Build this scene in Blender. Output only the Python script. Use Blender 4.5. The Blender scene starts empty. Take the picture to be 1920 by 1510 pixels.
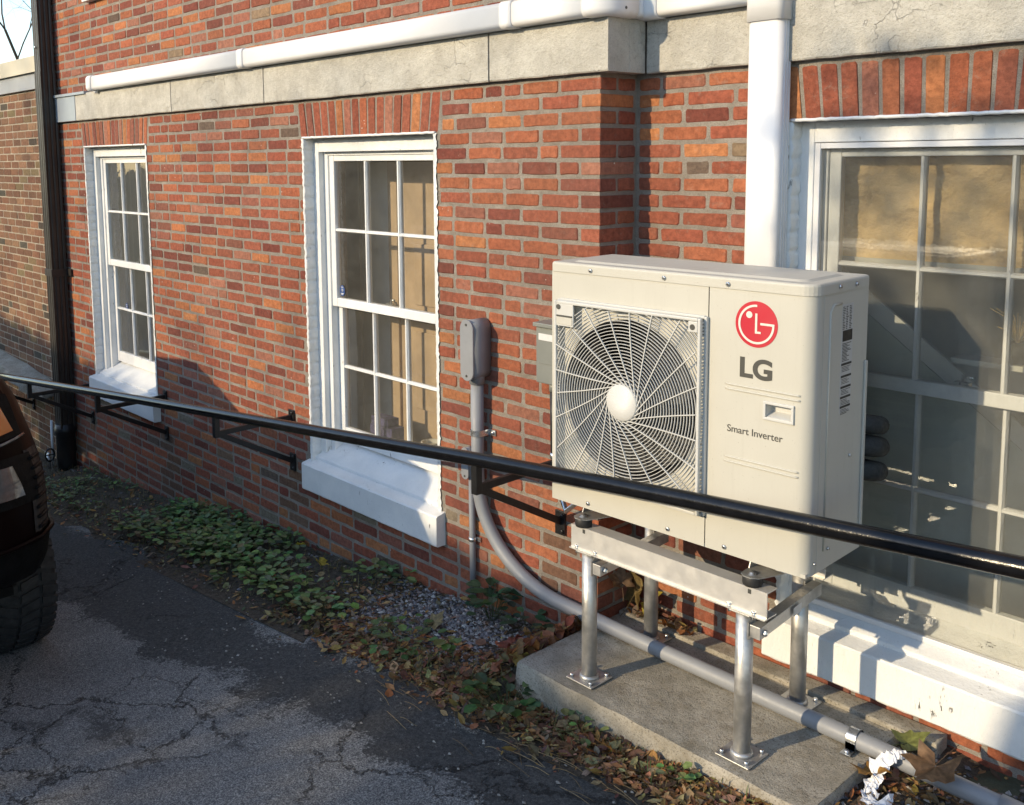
import bpy, bmesh, math, random
from mathutils import Matrix, Vector, noise as mn
from math import sin, cos, pi, radians, atan2, sqrt

# ------------------------------------------------------------------ camera
scene = bpy.context.scene
COL = scene.collection
CAM = Vector((2.5472, -3.0242, -0.3297))
RV = Vector((0.6733, 0.7393, -0.0098)); DV = Vector((0.0786, -0.0847, -0.9933)); FV = Vector((-0.7352, 0.668, -0.1151))
FL, PX, PY = 1828.37, 880.58, 510.31
cam_d = bpy.data.cameras.new('camera'); cam = bpy.data.objects.new('camera', cam_d); COL.objects.link(cam)
m = Matrix.Identity(4)
for i in range(3):
    m[i][0] = RV[i]; m[i][1] = -DV[i]; m[i][2] = -FV[i]; m[i][3] = CAM[i]
cam.matrix_world = m
cam_d.sensor_fit = 'HORIZONTAL'; cam_d.sensor_width = 36.0; cam_d.lens = FL / 1920 * 36
cam_d.shift_x = (960 - PX) / 1920; cam_d.shift_y = -(755 - PY) / 1920
cam_d.clip_start = 0.05; cam_d.clip_end = 800
scene.camera = cam

# ------------------------------------------------------------------ light
SUN_EL = radians(20.0); SUN_AZ = radians(73.0)          # light travels towards (cos AZ, sin AZ)
w = bpy.data.worlds.new('World'); scene.world = w; w.use_nodes = True
nt = w.node_tree; nt.nodes.clear()
sky = nt.nodes.new('ShaderNodeTexSky'); sky.sky_type = 'NISHITA'; sky.sun_disc = False
sky.sun_elevation = SUN_EL; sky.sun_rotation = atan2(-cos(SUN_AZ), -sin(SUN_AZ)); sky.altitude = 100; sky.air_density = 1.0; sky.dust_density = 0.4; sky.ozone_density = 1.0
bg = nt.nodes.new('ShaderNodeBackground'); bg.inputs['Strength'].default_value = 0.15
wo = nt.nodes.new('ShaderNodeOutputWorld')
nt.links.new(sky.outputs[0], bg.inputs[0]); nt.links.new(bg.outputs[0], wo.inputs[0])
sun_d = bpy.data.lights.new('sun', 'SUN'); sun_d.energy = 2.1; sun_d.angle = radians(0.6); sun_d.color = (1.0, 0.81, 0.53)
sun = bpy.data.objects.new('sun', sun_d); COL.objects.link(sun)
trav = Vector((cos(SUN_AZ) * cos(SUN_EL), sin(SUN_AZ) * cos(SUN_EL), -sin(SUN_EL)))
sun.rotation_euler = trav.to_track_quat('-Z', 'Y').to_euler()
sun.location = (-6, -12, 6)
vs = scene.view_settings
vs.view_transform = 'Standard'; vs.look = 'None'; vs.gamma = 1.0; vs.use_curve_mapping = False; vs.exposure = 1.22
scene.render.engine = 'CYCLES'
scene.cycles.max_bounces = 8; scene.cycles.transparent_max_bounces = 16; scene.cycles.caustics_reflective = False; scene.cycles.caustics_refractive = False

# ------------------------------------------------------------------ helpers
R = random.Random(7)
WL = {}                                                   # world location of each object

def proj(p):
    v = Vector(p) - CAM; z = v.dot(FV)
    if z < 0.05: return (-9e9, -9e9, z)
    return (PX + FL * v.dot(RV) / z, PY + FL * v.dot(DV) / z, z)

def link(o, parent, wloc):
    COL.objects.link(o)
    WL[o.name] = Vector(wloc)
    if parent:
        o.parent = parent; o.location = Vector(wloc) - WL[parent.name]
    else:
        o.location = wloc
    return o

def tag(o, label, cat, group=None):
    o['label'] = label; o['category'] = cat
    if group: o['group'] = group
    return o

def empty(name, loc, label=None, cat=None, group=None, parent=None):
    o = bpy.data.objects.new(name, None); o.empty_display_size = 0.1
    link(o, parent, loc)
    if label: tag(o, label, cat, group)
    return o

class MB:
    def __init__(s): s.v = []; s.f = []; s.sm = []; s.c = []; s.col = (1, 1, 1)
    def add(s, vs_, fs, smooth=False):
        b = len(s.v); s.v += [tuple(q) for q in vs_]; s.c += [s.col] * len(vs_)
        for f in fs: s.f.append(tuple(i + b for i in f)); s.sm.append(smooth)
        return s
    def box(s, x0, x1, y0, y1, z0, z1):
        return s.add([(x0,y0,z0),(x1,y0,z0),(x1,y1,z0),(x0,y1,z0),(x0,y0,z1),(x1,y0,z1),(x1,y1,z1),(x0,y1,z1)],
                     [(0,3,2,1),(4,5,6,7),(0,1,5,4),(1,2,6,5),(2,3,7,6),(3,0,4,7)])
    def loft(s, rings, caps=True, closed=True, smooth=True):
        n = len(rings[0]); V = [q for r in rings for q in r]; Fq = []
        for i in range(len(rings) - 1):
            for j in range(n if closed else n - 1):
                k = (j + 1) % n
                Fq.append((i*n+j, i*n+k, (i+1)*n+k, (i+1)*n+j))
        b = len(s.v)
        s.add(V, Fq, smooth)
        if caps and closed:
            s.f.append(tuple(b + j for j in range(n))[::-1]); s.sm.append(False)
            s.f.append(tuple(b + (len(rings)-1)*n + j for j in range(n))); s.sm.append(False)
        return s
    def tube(s, pts, r, n=10, caps=True, smooth=True, rx=None, rot=0.0):
        P = [Vector(p) for p in pts]; rings = []
        t0 = (P[1] - P[0]).normalized()
        up = Vector((0, 0, 1)) if abs(t0.z) < 0.9 else Vector((1, 0, 0))
        u = t0.cross(up).normalized()
        for i, p in enumerate(P):
            t = (P[min(i+1, len(P)-1)] - P[max(i-1, 0)]).normalized()
            u = (u - t * u.dot(t)).normalized(); v2 = t.cross(u)
            rr = r[i] if isinstance(r, (list, tuple)) else r
            r2 = rr if rx is None else rx
            rings.append([p + u * (cos(2*pi*(j+rot)/n) * rr) + v2 * (sin(2*pi*(j+rot)/n) * r2) for j in range(n)])
        return s.loft(rings, caps, True, smooth)
    def lathe(s, c, prof, n=24, axis='z', smooth=True):
        rings = []
        for (r, h) in prof:
            ring = []
            for j in range(n):
                a = 2*pi*j/n
                if axis == 'z': q = (c[0]+r*cos(a), c[1]+r*sin(a), c[2]+h)
                elif axis == 'y': q = (c[0]+r*cos(a), c[1]+h, c[2]+r*sin(a))
                else: q = (c[0]+h, c[1]+r*cos(a), c[2]+r*sin(a))
                ring.append(q)
            rings.append(ring)
        return s.loft(rings, True, True, smooth)
    def grid(s, nu, nv, fn, smooth=True, flip=False):
        V = [fn(i/(nu-1), j/(nv-1)) for i in range(nu) for j in range(nv)]
        F = []
        for i in range(nu-1):
            for j in range(nv-1):
                q = (i*nv+j, (i+1)*nv+j, (i+1)*nv+j+1, i*nv+j+1)
                F.append(q[::-1] if flip else q)
        return s.add(V, F, smooth)
    def xf(s, M4, start=0):
        for i in range(start, len(s.v)): s.v[i] = tuple(M4 @ Vector(s.v[i]))
        return s
    def build(s, name, mat, parent=None, bevel=0, seg=2, col=False, kind=None, fix=True):
        xs = [q[0] for q in s.v]; ys = [q[1] for q in s.v]; zs = [q[2] for q in s.v]
        c = Vector(((min(xs)+max(xs))/2, (min(ys)+max(ys))/2, (min(zs)+max(zs))/2))
        me = bpy.data.meshes.new(name)
        me.from_pydata([(q[0]-c.x, q[1]-c.y, q[2]-c.z) for q in s.v], [], s.f)
        me.polygons.foreach_set('use_smooth', s.sm)
        if col:
            a = me.color_attributes.new('bc', 'FLOAT_COLOR', 'POINT')
            a.data.foreach_set('color', [x for q in s.c for x in (q[0], q[1], q[2], 1.0)])
        if bevel or fix:
            bm = bmesh.new(); bm.from_mesh(me)
            if fix: bmesh.ops.recalc_face_normals(bm, faces=bm.faces)
            if bevel:
                bmesh.ops.remove_doubles(bm, verts=bm.verts, dist=1e-6)
                ed = [e for e in bm.edges if len(e.link_faces) == 2 and e.calc_face_angle(0) > radians(35)]
                bmesh.ops.bevel(bm, geom=ed, offset=bevel, segments=seg, profile=0.5, affect='EDGES', clamp_overlap=True)
            bm.to_mesh(me); bm.free()
        if isinstance(mat, (list, tuple)):
            for q in mat: me.materials.append(q)
        else: me.materials.append(mat)
        o = bpy.data.objects.new(name, me)
        link(o, parent, c)
        if kind: o['kind'] = kind
        return o

def text_mesh(s, size, bold=0.0, depth=0.001):
    cu = bpy.data.curves.new('t', 'FONT'); cu.body = s; cu.size = size; cu.offset = bold; cu.extrude = depth
    o = bpy.data.objects.new('t', cu); COL.objects.link(o)
    dg = bpy.context.evaluated_depsgraph_get(); dg.update()
    me = bpy.data.meshes.new_from_object(o.evaluated_get(dg))
    V = [tuple(v.co) for v in me.vertices]; F = [tuple(p.vertices) for p in me.polygons]
    bpy.data.objects.remove(o); bpy.data.curves.remove(cu); bpy.data.meshes.remove(me)
    return V, F

# ------------------------------------------------------------------ materials
class NT:
    def __init__(s, name):
        s.m = bpy.data.materials.new(name); s.m.use_nodes = True; s.t = s.m.node_tree
        s.b = s.t.nodes['Principled BSDF']; s.out = s.t.nodes['Material Output']
        s.g = s.t.nodes.new('ShaderNodeNewGeometry')
        s.pos = s.g.outputs['Position']
    def n(s, t, **k):
        q = s.t.nodes.new(t)
        for a, v in k.items(): setattr(q, a, v)
        return q
    def L(s, a, b): s.t.links.new(a, b)
    def setin(s, node, i, v):
        if hasattr(v, 'is_linked') or isinstance(v, bpy.types.NodeSocket): s.L(v, node.inputs[i])
        else: node.inputs[i].default_value = v
    def scale(s, vec, sc):
        q = s.n('ShaderNodeVectorMath', operation='MULTIPLY'); s.L(vec, q.inputs[0]); q.inputs[1].default_value = sc; return q.outputs[0]
    def noise(s, sc, det=4, rough=0.6, vec=None, dist=0.0):
        q = s.n('ShaderNodeTexNoise'); q.inputs['Scale'].default_value = sc; q.inputs['Detail'].default_value = det
        q.inputs['Roughness'].default_value = rough; q.inputs['Distortion'].default_value = dist
        s.L(vec or s.pos, q.inputs['Vector']); return q.outputs['Fac']
    def vor(s, sc, feat='F1', vec=None):
        q = s.n('ShaderNodeTexVoronoi', feature=feat); q.inputs['Scale'].default_value = sc
        s.L(vec or s.pos, q.inputs['Vector']); return q
    def ramp(s, fac, a, b, ca=0.0, cb=1.0):
        q = s.n('ShaderNodeMapRange'); q.interpolation_type = 'SMOOTHSTEP'
        s.L(fac, q.inputs[0]); q.inputs[1].default_value = a; q.inputs[2].default_value = b; q.inputs[3].default_value = ca; q.inputs[4].default_value = cb
        return q.outputs[0]
    def mix(s, fac, a, b, mode='MIX'):
        q = s.n('ShaderNodeMix', data_type='RGBA', blend_type=mode)
        s.setin(q, 0, fac); s.setin(q, 6, a if not isinstance(a, tuple) else (*a[:3], 1)); s.setin(q, 7, b if not isinstance(b, tuple) else (*b[:3], 1))
        return q.outputs[2]
    def math(s, op, a, b=0.0):
        q = s.n('ShaderNodeMath', operation=op); s.setin(q, 0, a); s.setin(q, 1, b); return q.outputs[0]
    def bump(s, h, dist=0.002, strength=1.0, nrm=None):
        q = s.n('ShaderNodeBump'); q.inputs['Strength'].default_value = strength; q.inputs['Distance'].default_value = dist
        s.L(h, q.inputs['Height'])
        if nrm: s.L(nrm, q.inputs['Normal'])
        return q.outputs[0]
    def fin(s, col=None, rough=None, metal=None, nrm=None, spec=None, coat=None):
        if col is not None: s.setin(s.b, 'Base Color', col if not isinstance(col, tuple) else (*col[:3], 1))
        if rough is not None: s.setin(s.b, 'Roughness', rough)
        if metal is not None: s.setin(s.b, 'Metallic', metal)
        if spec is not None: s.setin(s.b, 'Specular IOR Level', spec)
        if coat is not None: s.setin(s.b, 'Coat Weight', coat)
        if nrm is not None: s.L(nrm, s.b.inputs['Normal'])
        return s.m
    def attr(s, name='bc'):
        q = s.n('ShaderNodeAttribute'); q.attribute_name = name; return q.outputs['Color']

def simple(name, col, rough=0.5, metal=0.0, var=0.12, sc=14, bsc=0, bd=0.001, spec=None, coat=None):
    t = NT(name)
    f = t.noise(sc, 6, 0.65)
    c = t.mix(t.ramp(f, 0.3, 0.7), tuple(x*(1-var) for x in col), tuple(min(1, x*(1+var)) for x in col))
    rr = t.ramp(t.noise(sc*2.3, 4), 0.25, 0.75, max(0.02, rough*0.8), min(1, rough*1.2))
    nr = t.bump(t.noise(bsc, 4), bd) if bsc else None
    return t.fin(c, rr, metal, nr, spec, coat)

def m_brick():
    t = NT('brick_clay'); c = t.attr()
    n1 = t.noise(38, 6, 0.7); n2 = t.noise(260, 3, 0.6); n3 = t.noise(9, 4)
    c = t.mix(t.ramp(n1, 0.3, 0.72), t.mix(1.0, c, (0.68, 0.64, 0.62), 'MULTIPLY'), t.mix(1.0, c, (1.22, 1.18, 1.12), 'MULTIPLY'))
    c = t.mix(t.ramp(n2, 0.63, 0.70, 0, 0.75), c, (0.05, 0.028, 0.02))                    # pits
    c = t.mix(t.ramp(t.noise(24, 6, 0.8), 0.54, 0.74, 0, 0.42), c, (0.30, 0.25, 0.20))     # mortar haze
    c = t.mix(t.ramp(n3, 0.55, 0.8, 0, 0.30), c, (0.10, 0.05, 0.035))
    c = t.mix(t.ramp(t.noise(0.9, 4), 0.45, 0.75, 0, 0.28), c, (0.16, 0.085, 0.06))
    sp = t.vor(23)
    wsp = t.math('MULTIPLY', t.ramp(sp.outputs['Distance'], 0.10, 0.05), t.ramp(t.noise(6, 2), 0.57, 0.62))
    c = t.mix(wsp, c, (0.62, 0.58, 0.52))                                                   # lime specks
    h = t.math('ADD', t.math('MULTIPLY', n2, 0.5), t.noise(70, 5, 0.7))
    return t.fin(c, 0.92, 0, t.bump(h, 0.0035), 0.25)

def m_mortar(name='mortar', a=(0.235, 0.205, 0.172), b=(0.365, 0.328, 0.285)):
    t = NT(name)
    c = t.mix(t.ramp(t.noise(9, 6, 0.7), 0.3, 0.7), a, b)
    c = t.mix(t.ramp(t.noise(420, 2), 0.42, 0.62, 0, 0.5), c, tuple(x*0.55 for x in a))
    c = t.mix(t.ramp(t.noise(2.3, 4), 0.5, 0.75, 0, 0.35), c, (0.15, 0.13, 0.11))
    h = t.math('ADD', t.noise(300, 3), t.math('MULTIPLY', t.noise(45, 5, 0.7), 2.2))
    return t.fin(c, 0.95, 0, t.bump(h, 0.004), 0.2)

def m_paint():
    t = NT('white_window_paint')
    c = t.mix(t.ramp(t.noise(5, 5), 0.35, 0.7), (0.70, 0.71, 0.71), (0.79, 0.79, 0.78))
    st = t.scale(t.pos, (1.0, 1.0, 0.22))
    fl = t.math('MULTIPLY', t.ramp(t.noise(70, 4, 0.7, st), 0.60, 0.64), t.ramp(t.noise(4.2, 4, 0.7), 0.585, 0.65))
    c = t.mix(fl, c, (0.13, 0.12, 0.11))
    c = t.mix(t.ramp(t.noise(16, 7, 0.8, st), 0.52, 0.82, 0, 0.35), c, (0.52, 0.51, 0.47))
    c = t.mix(t.ramp(t.noise(140, 3, 0.7), 0.64, 0.70, 0, 0.5), c, (0.35, 0.34, 0.31))
    h = t.math('ADD', t.noise(55, 5, 0.65, st), t.math('MULTIPLY', fl, -1.5))
    return t.fin(c, 0.45, 0, t.bump(h, 0.004), 0.4)

def m_stone():
    t = NT('limestone_band')
    st = t.scale(t.pos, (1.0, 1.0, 2.4))
    c = t.mix(t.ramp(t.noise(7, 7, 0.7), 0.3, 0.7), (0.42, 0.40, 0.355), (0.56, 0.54, 0.485))
    c = t.mix(t.ramp(t.noise(60, 4, 0.7), 0.5, 0.75, 0, 0.35), c, (0.24, 0.22, 0.19))
    ve = t.scale(t.pos, (4.0, 4.0, 0.7))
    c = t.mix(t.ramp(t.noise(6, 6, 0.75, ve), 0.54, 0.78, 0, 0.35), c, (0.26, 0.245, 0.22))
    c = t.mix(t.ramp(t.noise(230, 3, 0.7), 0.58, 0.68, 0, 0.6), c, (0.16, 0.15, 0.13))
    wv = t.n('ShaderNodeVectorMath', operation='ADD'); t.L(st, wv.inputs[0])
    nn = t.n('ShaderNodeTexNoise'); nn.inputs['Scale'].default_value = 7; nn.inputs['Detail'].default_value = 6; t.L(t.pos, nn.inputs['Vector'])
    t.L(t.scale(nn.outputs['Color'], (0.55, 0.55, 0.55)), wv.inputs[1])
    cr = t.vor(2.3, 'DISTANCE_TO_EDGE', wv.outputs[0]).outputs['Distance']
    crk = t.math('MULTIPLY', t.ramp(cr, 0.011, 0.001), t.ramp(t.noise(3.1, 3), 0.50, 0.62))
    c = t.mix(t.math('MULTIPLY', crk, 0.22), c, (0.16, 0.145, 0.125))
    h = t.math('SUBTRACT', t.math('ADD', t.noise(120, 5, 0.7), t.math('MULTIPLY', t.noise(26, 6, 0.7), 2.0)), t.math('MULTIPLY', crk, 0.7))
    return t.fin(c, 0.9, 0, t.bump(h, 0.006), 0.25)

def m_asphalt():
    t = NT('old_asphalt')
    nn = t.n('ShaderNodeTexNoise'); nn.inputs['Scale'].default_value = 2.2; nn.inputs['Detail'].default_value = 9; nn.inputs['Roughness'].default_value = 0.72; t.L(t.pos, nn.inputs['Vector'])
    wv = t.n('ShaderNodeVectorMath', operation='ADD'); t.L(t.pos, wv.inputs[0]); t.L(t.scale(nn.outputs['Color'], (0.5, 0.5, 0.0)), wv.inputs[1])
    pv = t.scale(wv.outputs[0], (0.62, 1.0, 1.0))
    big = t.noise(0.85, 7, 0.66, pv, 0.6)
    agg = t.noise(170, 3, 0.75); agg2 = t.noise(62, 5, 0.75); st = t.vor(150)
    c = t.mix(t.ramp(t.noise(1.3, 6, 0.65), 0.3, 0.7), (0.31, 0.308, 0.295), (0.46, 0.452, 0.425))
    c = t.mix(t.ramp(agg, 0.38, 0.66), t.mix(1.0, c, (0.38, 0.38, 0.40), 'MULTIPLY'), t.mix(1.0, c, (1.6, 1.58, 1.5), 'MULTIPLY'))
    c = t.mix(t.ramp(agg2, 0.42, 0.62, 0.0, 0.55), t.mix(1.0, c, (0.55, 0.55, 0.56), 'MULTIPLY'), c)
    sx = t.n('ShaderNodeSeparateXYZ'); t.L(wv.outputs[0], sx.inputs[0])
    bd = t.math('ABSOLUTE', t.math('ADD', sx.outputs[1], 0.66))
    fine = t.math('MULTIPLY', t.math('SUBTRACT', agg2, 0.5), 0.30)
    band = t.ramp(t.math('ADD', t.math('ADD', bd, t.math('MULTIPLY', t.math('SUBTRACT', big, 0.5), 1.3)), fine), 0.24, 0.15)
    pat = t.math('MAXIMUM', band, t.ramp(t.math('ADD', big, fine), 0.60, 0.66))
    dk = t.mix(t.ramp(agg2, 0.35, 0.75), (0.032, 0.032, 0.031), (0.10, 0.097, 0.09))
    dk = t.mix(t.ramp(st.outputs['Distance'], 0.25, 0.10, 0, 0.7), dk, (0.16, 0.155, 0.145))
    c = t.mix(t.math('MULTIPLY', pat, 0.88), c, dk)
    cv = t.vor(1.25, 'DISTANCE_TO_EDGE', pv).outputs['Distance']; cv2 = t.vor(3.6, 'DISTANCE_TO_EDGE', pv).outputs['Distance']
    cv = t.math('ADD', cv, t.math('MULTIPLY', t.math('SUBTRACT', agg2, 0.5), 0.03)); cv2 = t.math('ADD', cv2, t.math('MULTIPLY', t.math('SUBTRACT', agg2, 0.5), 0.05))
    crk = t.math('MAXIMUM', t.math('MULTIPLY', t.ramp(cv, 0.009, 0.0), t.ramp(t.noise(0.9, 4), 0.42, 0.56)),
                 t.math('MULTIPLY', t.ramp(cv2, 0.015, 0.0), t.ramp(t.noise(0.8, 5), 0.50, 0.60)))
    c = t.mix(t.math('MULTIPLY', crk, 0.72), c, (0.02, 0.02, 0.02))
    wsp = t.ramp(t.vor(34).outputs['Distance'], 0.085, 0.05)
    c = t.mix(t.math('MULTIPLY', wsp, t.ramp(t.noise(5, 2), 0.62, 0.72)), c, (0.36, 0.35, 0.33))
    h = t.math('SUBTRACT', t.math('ADD', t.math('MULTIPLY', agg, 1.3), t.math('MULTIPLY', agg2, 1.4)), t.math('MULTIPLY', crk, 3.0))
    return t.fin(c, 0.88, 0, t.bump(h, 0.006), 0.3)

def m_concrete():
    t = NT('slab_concrete')
    c = t.mix(t.ramp(t.noise(5, 7, 0.7), 0.3, 0.7), (0.27, 0.245, 0.195), (0.45, 0.41, 0.34))
    c = t.mix(t.ramp(t.noise(150, 4, 0.75), 0.53, 0.64, 0, 0.85), c, (0.10, 0.085, 0.065))
    c = t.mix(t.ramp(t.noise(11, 7, 0.8), 0.47, 0.70, 0, 0.65), c, (0.19, 0.155, 0.105))
    c = t.mix(t.ramp(t.noise(1.9, 5), 0.5, 0.72, 0, 0.6), c, (0.20, 0.175, 0.13))
    h = t.math('ADD', t.noise(190, 4, 0.7), t.math('MULTIPLY', t.noise(18, 5), 2.0))
    return t.fin(c, 0.93, 0, t.bump(h, 0.004), 0.2)

def m_soil():
    t = NT('damp_soil')
    c = t.mix(t.ramp(t.noise(30, 6, 0.75), 0.3, 0.7), (0.045, 0.036, 0.027), (0.13, 0.105, 0.078))
    c = t.mix(t.ramp(t.noise(110, 3, 0.7), 0.55, 0.7, 0, 0.8), c, (0.16, 0.12, 0.075))
    return t.fin(c, 0.95, 0, t.bump(t.noise(60, 6, 0.75), 0.012), 0.2)

def m_leaf(name, rough=0.55, trans=0.3):
    t = NT(name); c = t.attr()
    c2 = t.mix(t.ramp(t.noise(60, 5), 0.3, 0.7), t.mix(1.0, c, (0.72, 0.72, 0.7), 'MULTIPLY'), t.mix(1.0, c, (1.2, 1.2, 1.1), 'MULTIPLY'))
    t.fin(c2, rough, 0, None, 0.35)
    tr = t.n('ShaderNodeBsdfTranslucent'); t.L(c2, tr.inputs[0])
    mx = t.n('ShaderNodeMixShader'); mx.inputs[0].default_value = trans
    t.L(t.b.outputs[0], mx.inputs[1]); t.L(tr.outputs[0], mx.inputs[2]); t.L(mx.outputs[0], t.out.inputs[0])
    return t.m

def m_attr(name, rough=0.9):
    t = NT(name); c = t.attr()
    c = t.mix(t.ramp(t.noise(150, 4), 0.3, 0.7), t.mix(1.0, c, (0.7, 0.7, 0.7), 'MULTIPLY'), t.mix(1.0, c, (1.25, 1.25, 1.25), 'MULTIPLY'))
    return t.fin(c, rough, 0, t.bump(t.noise(200, 3), 0.001), 0.25)

def m_glass(name, wave=0.0, dirt=0.05, refl=0.06):
    t = NT(name); t.t.nodes.remove(t.b)
    tr = t.n('ShaderNodeBsdfTransparent'); tr.inputs[0].default_value = (0.955, 0.97, 0.96, 1)
    gl = t.n('ShaderNodeBsdfGlossy'); gl.inputs['Roughness'].default_value = 0.015
    fr = t.n('ShaderNodeFresnel'); fr.inputs[0].default_value = 1.5
    nrm = None
    if wave:
        h = t.noise(7, 3, 0.5, t.scale(t.pos, (1, 1, 0.6)), 1.5)
        nrm = t.bump(h, wave); t.L(nrm, gl.inputs['Normal'])
    fac = t.math('ADD', t.math('MULTIPLY', fr.outputs[0], 1.5), refl)
    mx = t.n('ShaderNodeMixShader'); t.L(fac, mx.inputs[0]); t.L(tr.outputs[0], mx.inputs[1]); t.L(gl.outputs[0], mx.inputs[2])
    di = t.n('ShaderNodeBsdfDiffuse'); di.inputs[0].default_value = (0.55, 0.54, 0.50, 1)
    mx2 = t.n('ShaderNodeMixShader'); t.L(t.ramp(t.noise(9, 7, 0.8), 0.3, 0.75, dirt*0.75, dirt*1.35), mx2.inputs[0])
    t.L(mx.outputs[0], mx2.inputs[1]); t.L(di.outputs[0], mx2.inputs[2]); t.L(mx2.outputs[0], t.out.inputs[0])
    return t.m

def m_galv():
    t = NT('galvanised_steel')
    v = t.vor(55); f = t.noise(18, 5)
    c = t.mix(t.ramp(f, 0.3, 0.7), (0.42, 0.42, 0.41), (0.62, 0.61, 0.59))
    c = t.mix(t.ramp(v.outputs['Distance'], 0.1, 0.6, 0, 0.25), c, (0.36, 0.36, 0.36))
    return t.fin(c, t.ramp(f, 0.3, 0.7, 0.36, 0.55), 0.75, t.bump(t.noise(90, 4), 0.0006))

MT = {}
def mats():
    MT['brick'] = m_brick(); MT['mortar'] = m_mortar()
    MT['mortar_annex'] = m_mortar('pale_mortar', (0.36, 0.31, 0.24), (0.50, 0.44, 0.35))
    MT['paint'] = m_paint(); MT['stone'] = m_stone(); MT['asphalt'] = m_asphalt(); MT['concrete'] = m_concrete(); MT['soil'] = m_soil()
    MT['ground'] = simple('far_ground', (0.07, 0.075, 0.045), 0.95, 0, 0.4, 2, 40, 0.01)
    MT['leaf'] = m_leaf('dry_leaf'); MT['green'] = m_leaf('green_leaf', 0.45, 0.25); MT['crown'] = m_leaf('tree_leaf', 0.6, 0.45)
    MT['pebble'] = m_attr('gravel_stone'); MT['twig'] = m_attr('dry_stem', 0.8)
    MT['glass'] = m_glass('window_glass', 0.0006, 0.08, 0.04); MT['storm'] = m_glass('storm_glass', 0.0004, 0.095, 0.02)
    MT['galv'] = m_galv()
    MT['alu'] = simple('aluminium_beam', (0.72, 0.70, 0.66), 0.42, 0.55, 0.06, 9, 60, 0.0004)
    MT['zinc'] = simple('zinc_plated', (0.62, 0.64, 0.66), 0.3, 0.9, 0.1, 30)
    MT['rubber'] = simple('black_rubber', (0.02, 0.02, 0.021), 0.6)
    MT['rail'] = simple('black_gloss_paint', (0.006, 0.006, 0.007), 0.2, 0, 0.3, 20, 110, 0.0006, 0.35, 0.1)
    MT['iron'] = simple('black_iron_paint', (0.011, 0.011, 0.012), 0.4, 0, 0.3, 20, 70, 0.001)
    MT['brown_pipe'] = simple('dark_brown_metal', (0.022, 0.017, 0.014), 0.45, 0, 0.2, 8, 40, 0.0006)
    MT['pvc'] = simple('grey_pvc', (0.235, 0.245, 0.265), 0.5, 0, 0.06, 6, 80, 0.0003)
    MT['boxgrey'] = simple('grey_enamel', (0.20, 0.21, 0.195), 0.42, 0, 0.05, 6)
    MT['duct'] = simple('white_vinyl', (0.70, 0.70, 0.71), 0.38, 0, 0.03, 4, 30, 0.0003)
    t = NT('warm_grey_enamel'); stv = t.scale(t.pos, (9.0, 9.0, 0.8))
    c = t.mix(t.ramp(t.noise(3, 5), 0.3, 0.7), (0.478, 0.466, 0.415), (0.502, 0.490, 0.438))
    c = t.mix(t.ramp(t.noise(5, 6, 0.75, stv), 0.50, 0.80, 0, 0.22), c, (0.36, 0.34, 0.29))
    c = t.mix(t.ramp(t.noise(160, 3, 0.7), 0.66, 0.72, 0, 0.45), c, (0.22, 0.20, 0.17))
    MT['ac'] = t.fin(c, t.ramp(t.noise(12, 5), 0.3, 0.7, 0.46, 0.62), 0, t.bump(t.noise(2.2, 2), 0.004), 0.3)
    MT['acplastic'] = simple('light_grey_plastic', (0.53, 0.53, 0.51), 0.42, 0, 0.03, 5)
    MT['dark'] = simple('dark_cavity', (0.012, 0.012, 0.013), 0.7)
    MT['fan'] = simple('fan_black_plastic', (0.012, 0.012, 0.013), 0.6)
    MT['red'] = simple('logo_red', (0.47, 0.028, 0.045), 0.4, 0, 0.02, 3)
    MT['logowhite'] = simple('logo_white', (0.66, 0.64, 0.58), 0.4, 0, 0.02, 3)
    MT['ink'] = simple('dark_grey_ink', (0.06, 0.06, 0.055), 0.5, 0, 0.03, 3)
    MT['black'] = simple('black_print', (0.015, 0.015, 0.015), 0.5)
    MT['sticker'] = simple('label_film', (0.47, 0.475, 0.47), 0.4, 0, 0.02, 3)
    MT['foam'] = simple('black_pipe_foam', (0.022, 0.025, 0.025), 0.8, 0, 0.2, 40, 90, 0.002)
    MT['fascia'] = simple('grey_fascia', (0.30, 0.31, 0.32), 0.6, 0, 0.06, 2)
    MT['cream'] = simple('cream_coping', (0.50, 0.45, 0.34), 0.6, 0, 0.06, 2)
    MT['flash'] = simple('blue_grey_flashing', (0.30, 0.34, 0.38), 0.4, 0, 0.05, 2)
    MT['car'] = simple('maroon_black_car_paint', (0.006, 0.003, 0.003), 0.34, 0.0, 0.1, 3, 0, 0, 0.04, 0.0)
    MT['carplastic'] = simple('black_trim_plastic', (0.005, 0.005, 0.0055), 0.5, 0, 0.3, 20, 120, 0.001, 0.08)
    MT['tyre'] = simple('tyre_rubber', (0.018, 0.018, 0.019), 0.8, 0, 0.35, 12, 60, 0.002)
    MT['amber'] = simple('amber_lens', (0.42, 0.12, 0.025), 0.12, 0, 0.1, 8, 0, 0, 0.6, 0.6)
    MT['lens'] = simple('clear_lens', (0.09, 0.095, 0.10), 0.2, 0.3, 0.3, 12, 0, 0, 0.6, 0.6)
    MT['carglass'] = simple('car_glass', (0.01, 0.012, 0.013), 0.05, 0, 0.1, 3)
    MT['bark'] = simple('tree_bark', (0.075, 0.055, 0.04), 0.9, 0, 0.4, 14, 60, 0.006)
    MT['wood'] = simple('tan_wood', (0.46, 0.335, 0.215), 0.5, 0, 0.14, 5)
    MT['curtain'] = simple('pale_curtain', (0.66, 0.67, 0.64), 0.9, 0, 0.08, 5)
    MT['roomwall'] = simple('room_wall', (0.62, 0.60, 0.55), 0.9, 0, 0.08, 2)
    MT['panel'] = simple('grey_green_panel', (0.62, 0.64, 0.57), 0.85, 0, 0.08, 1.5)
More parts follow.
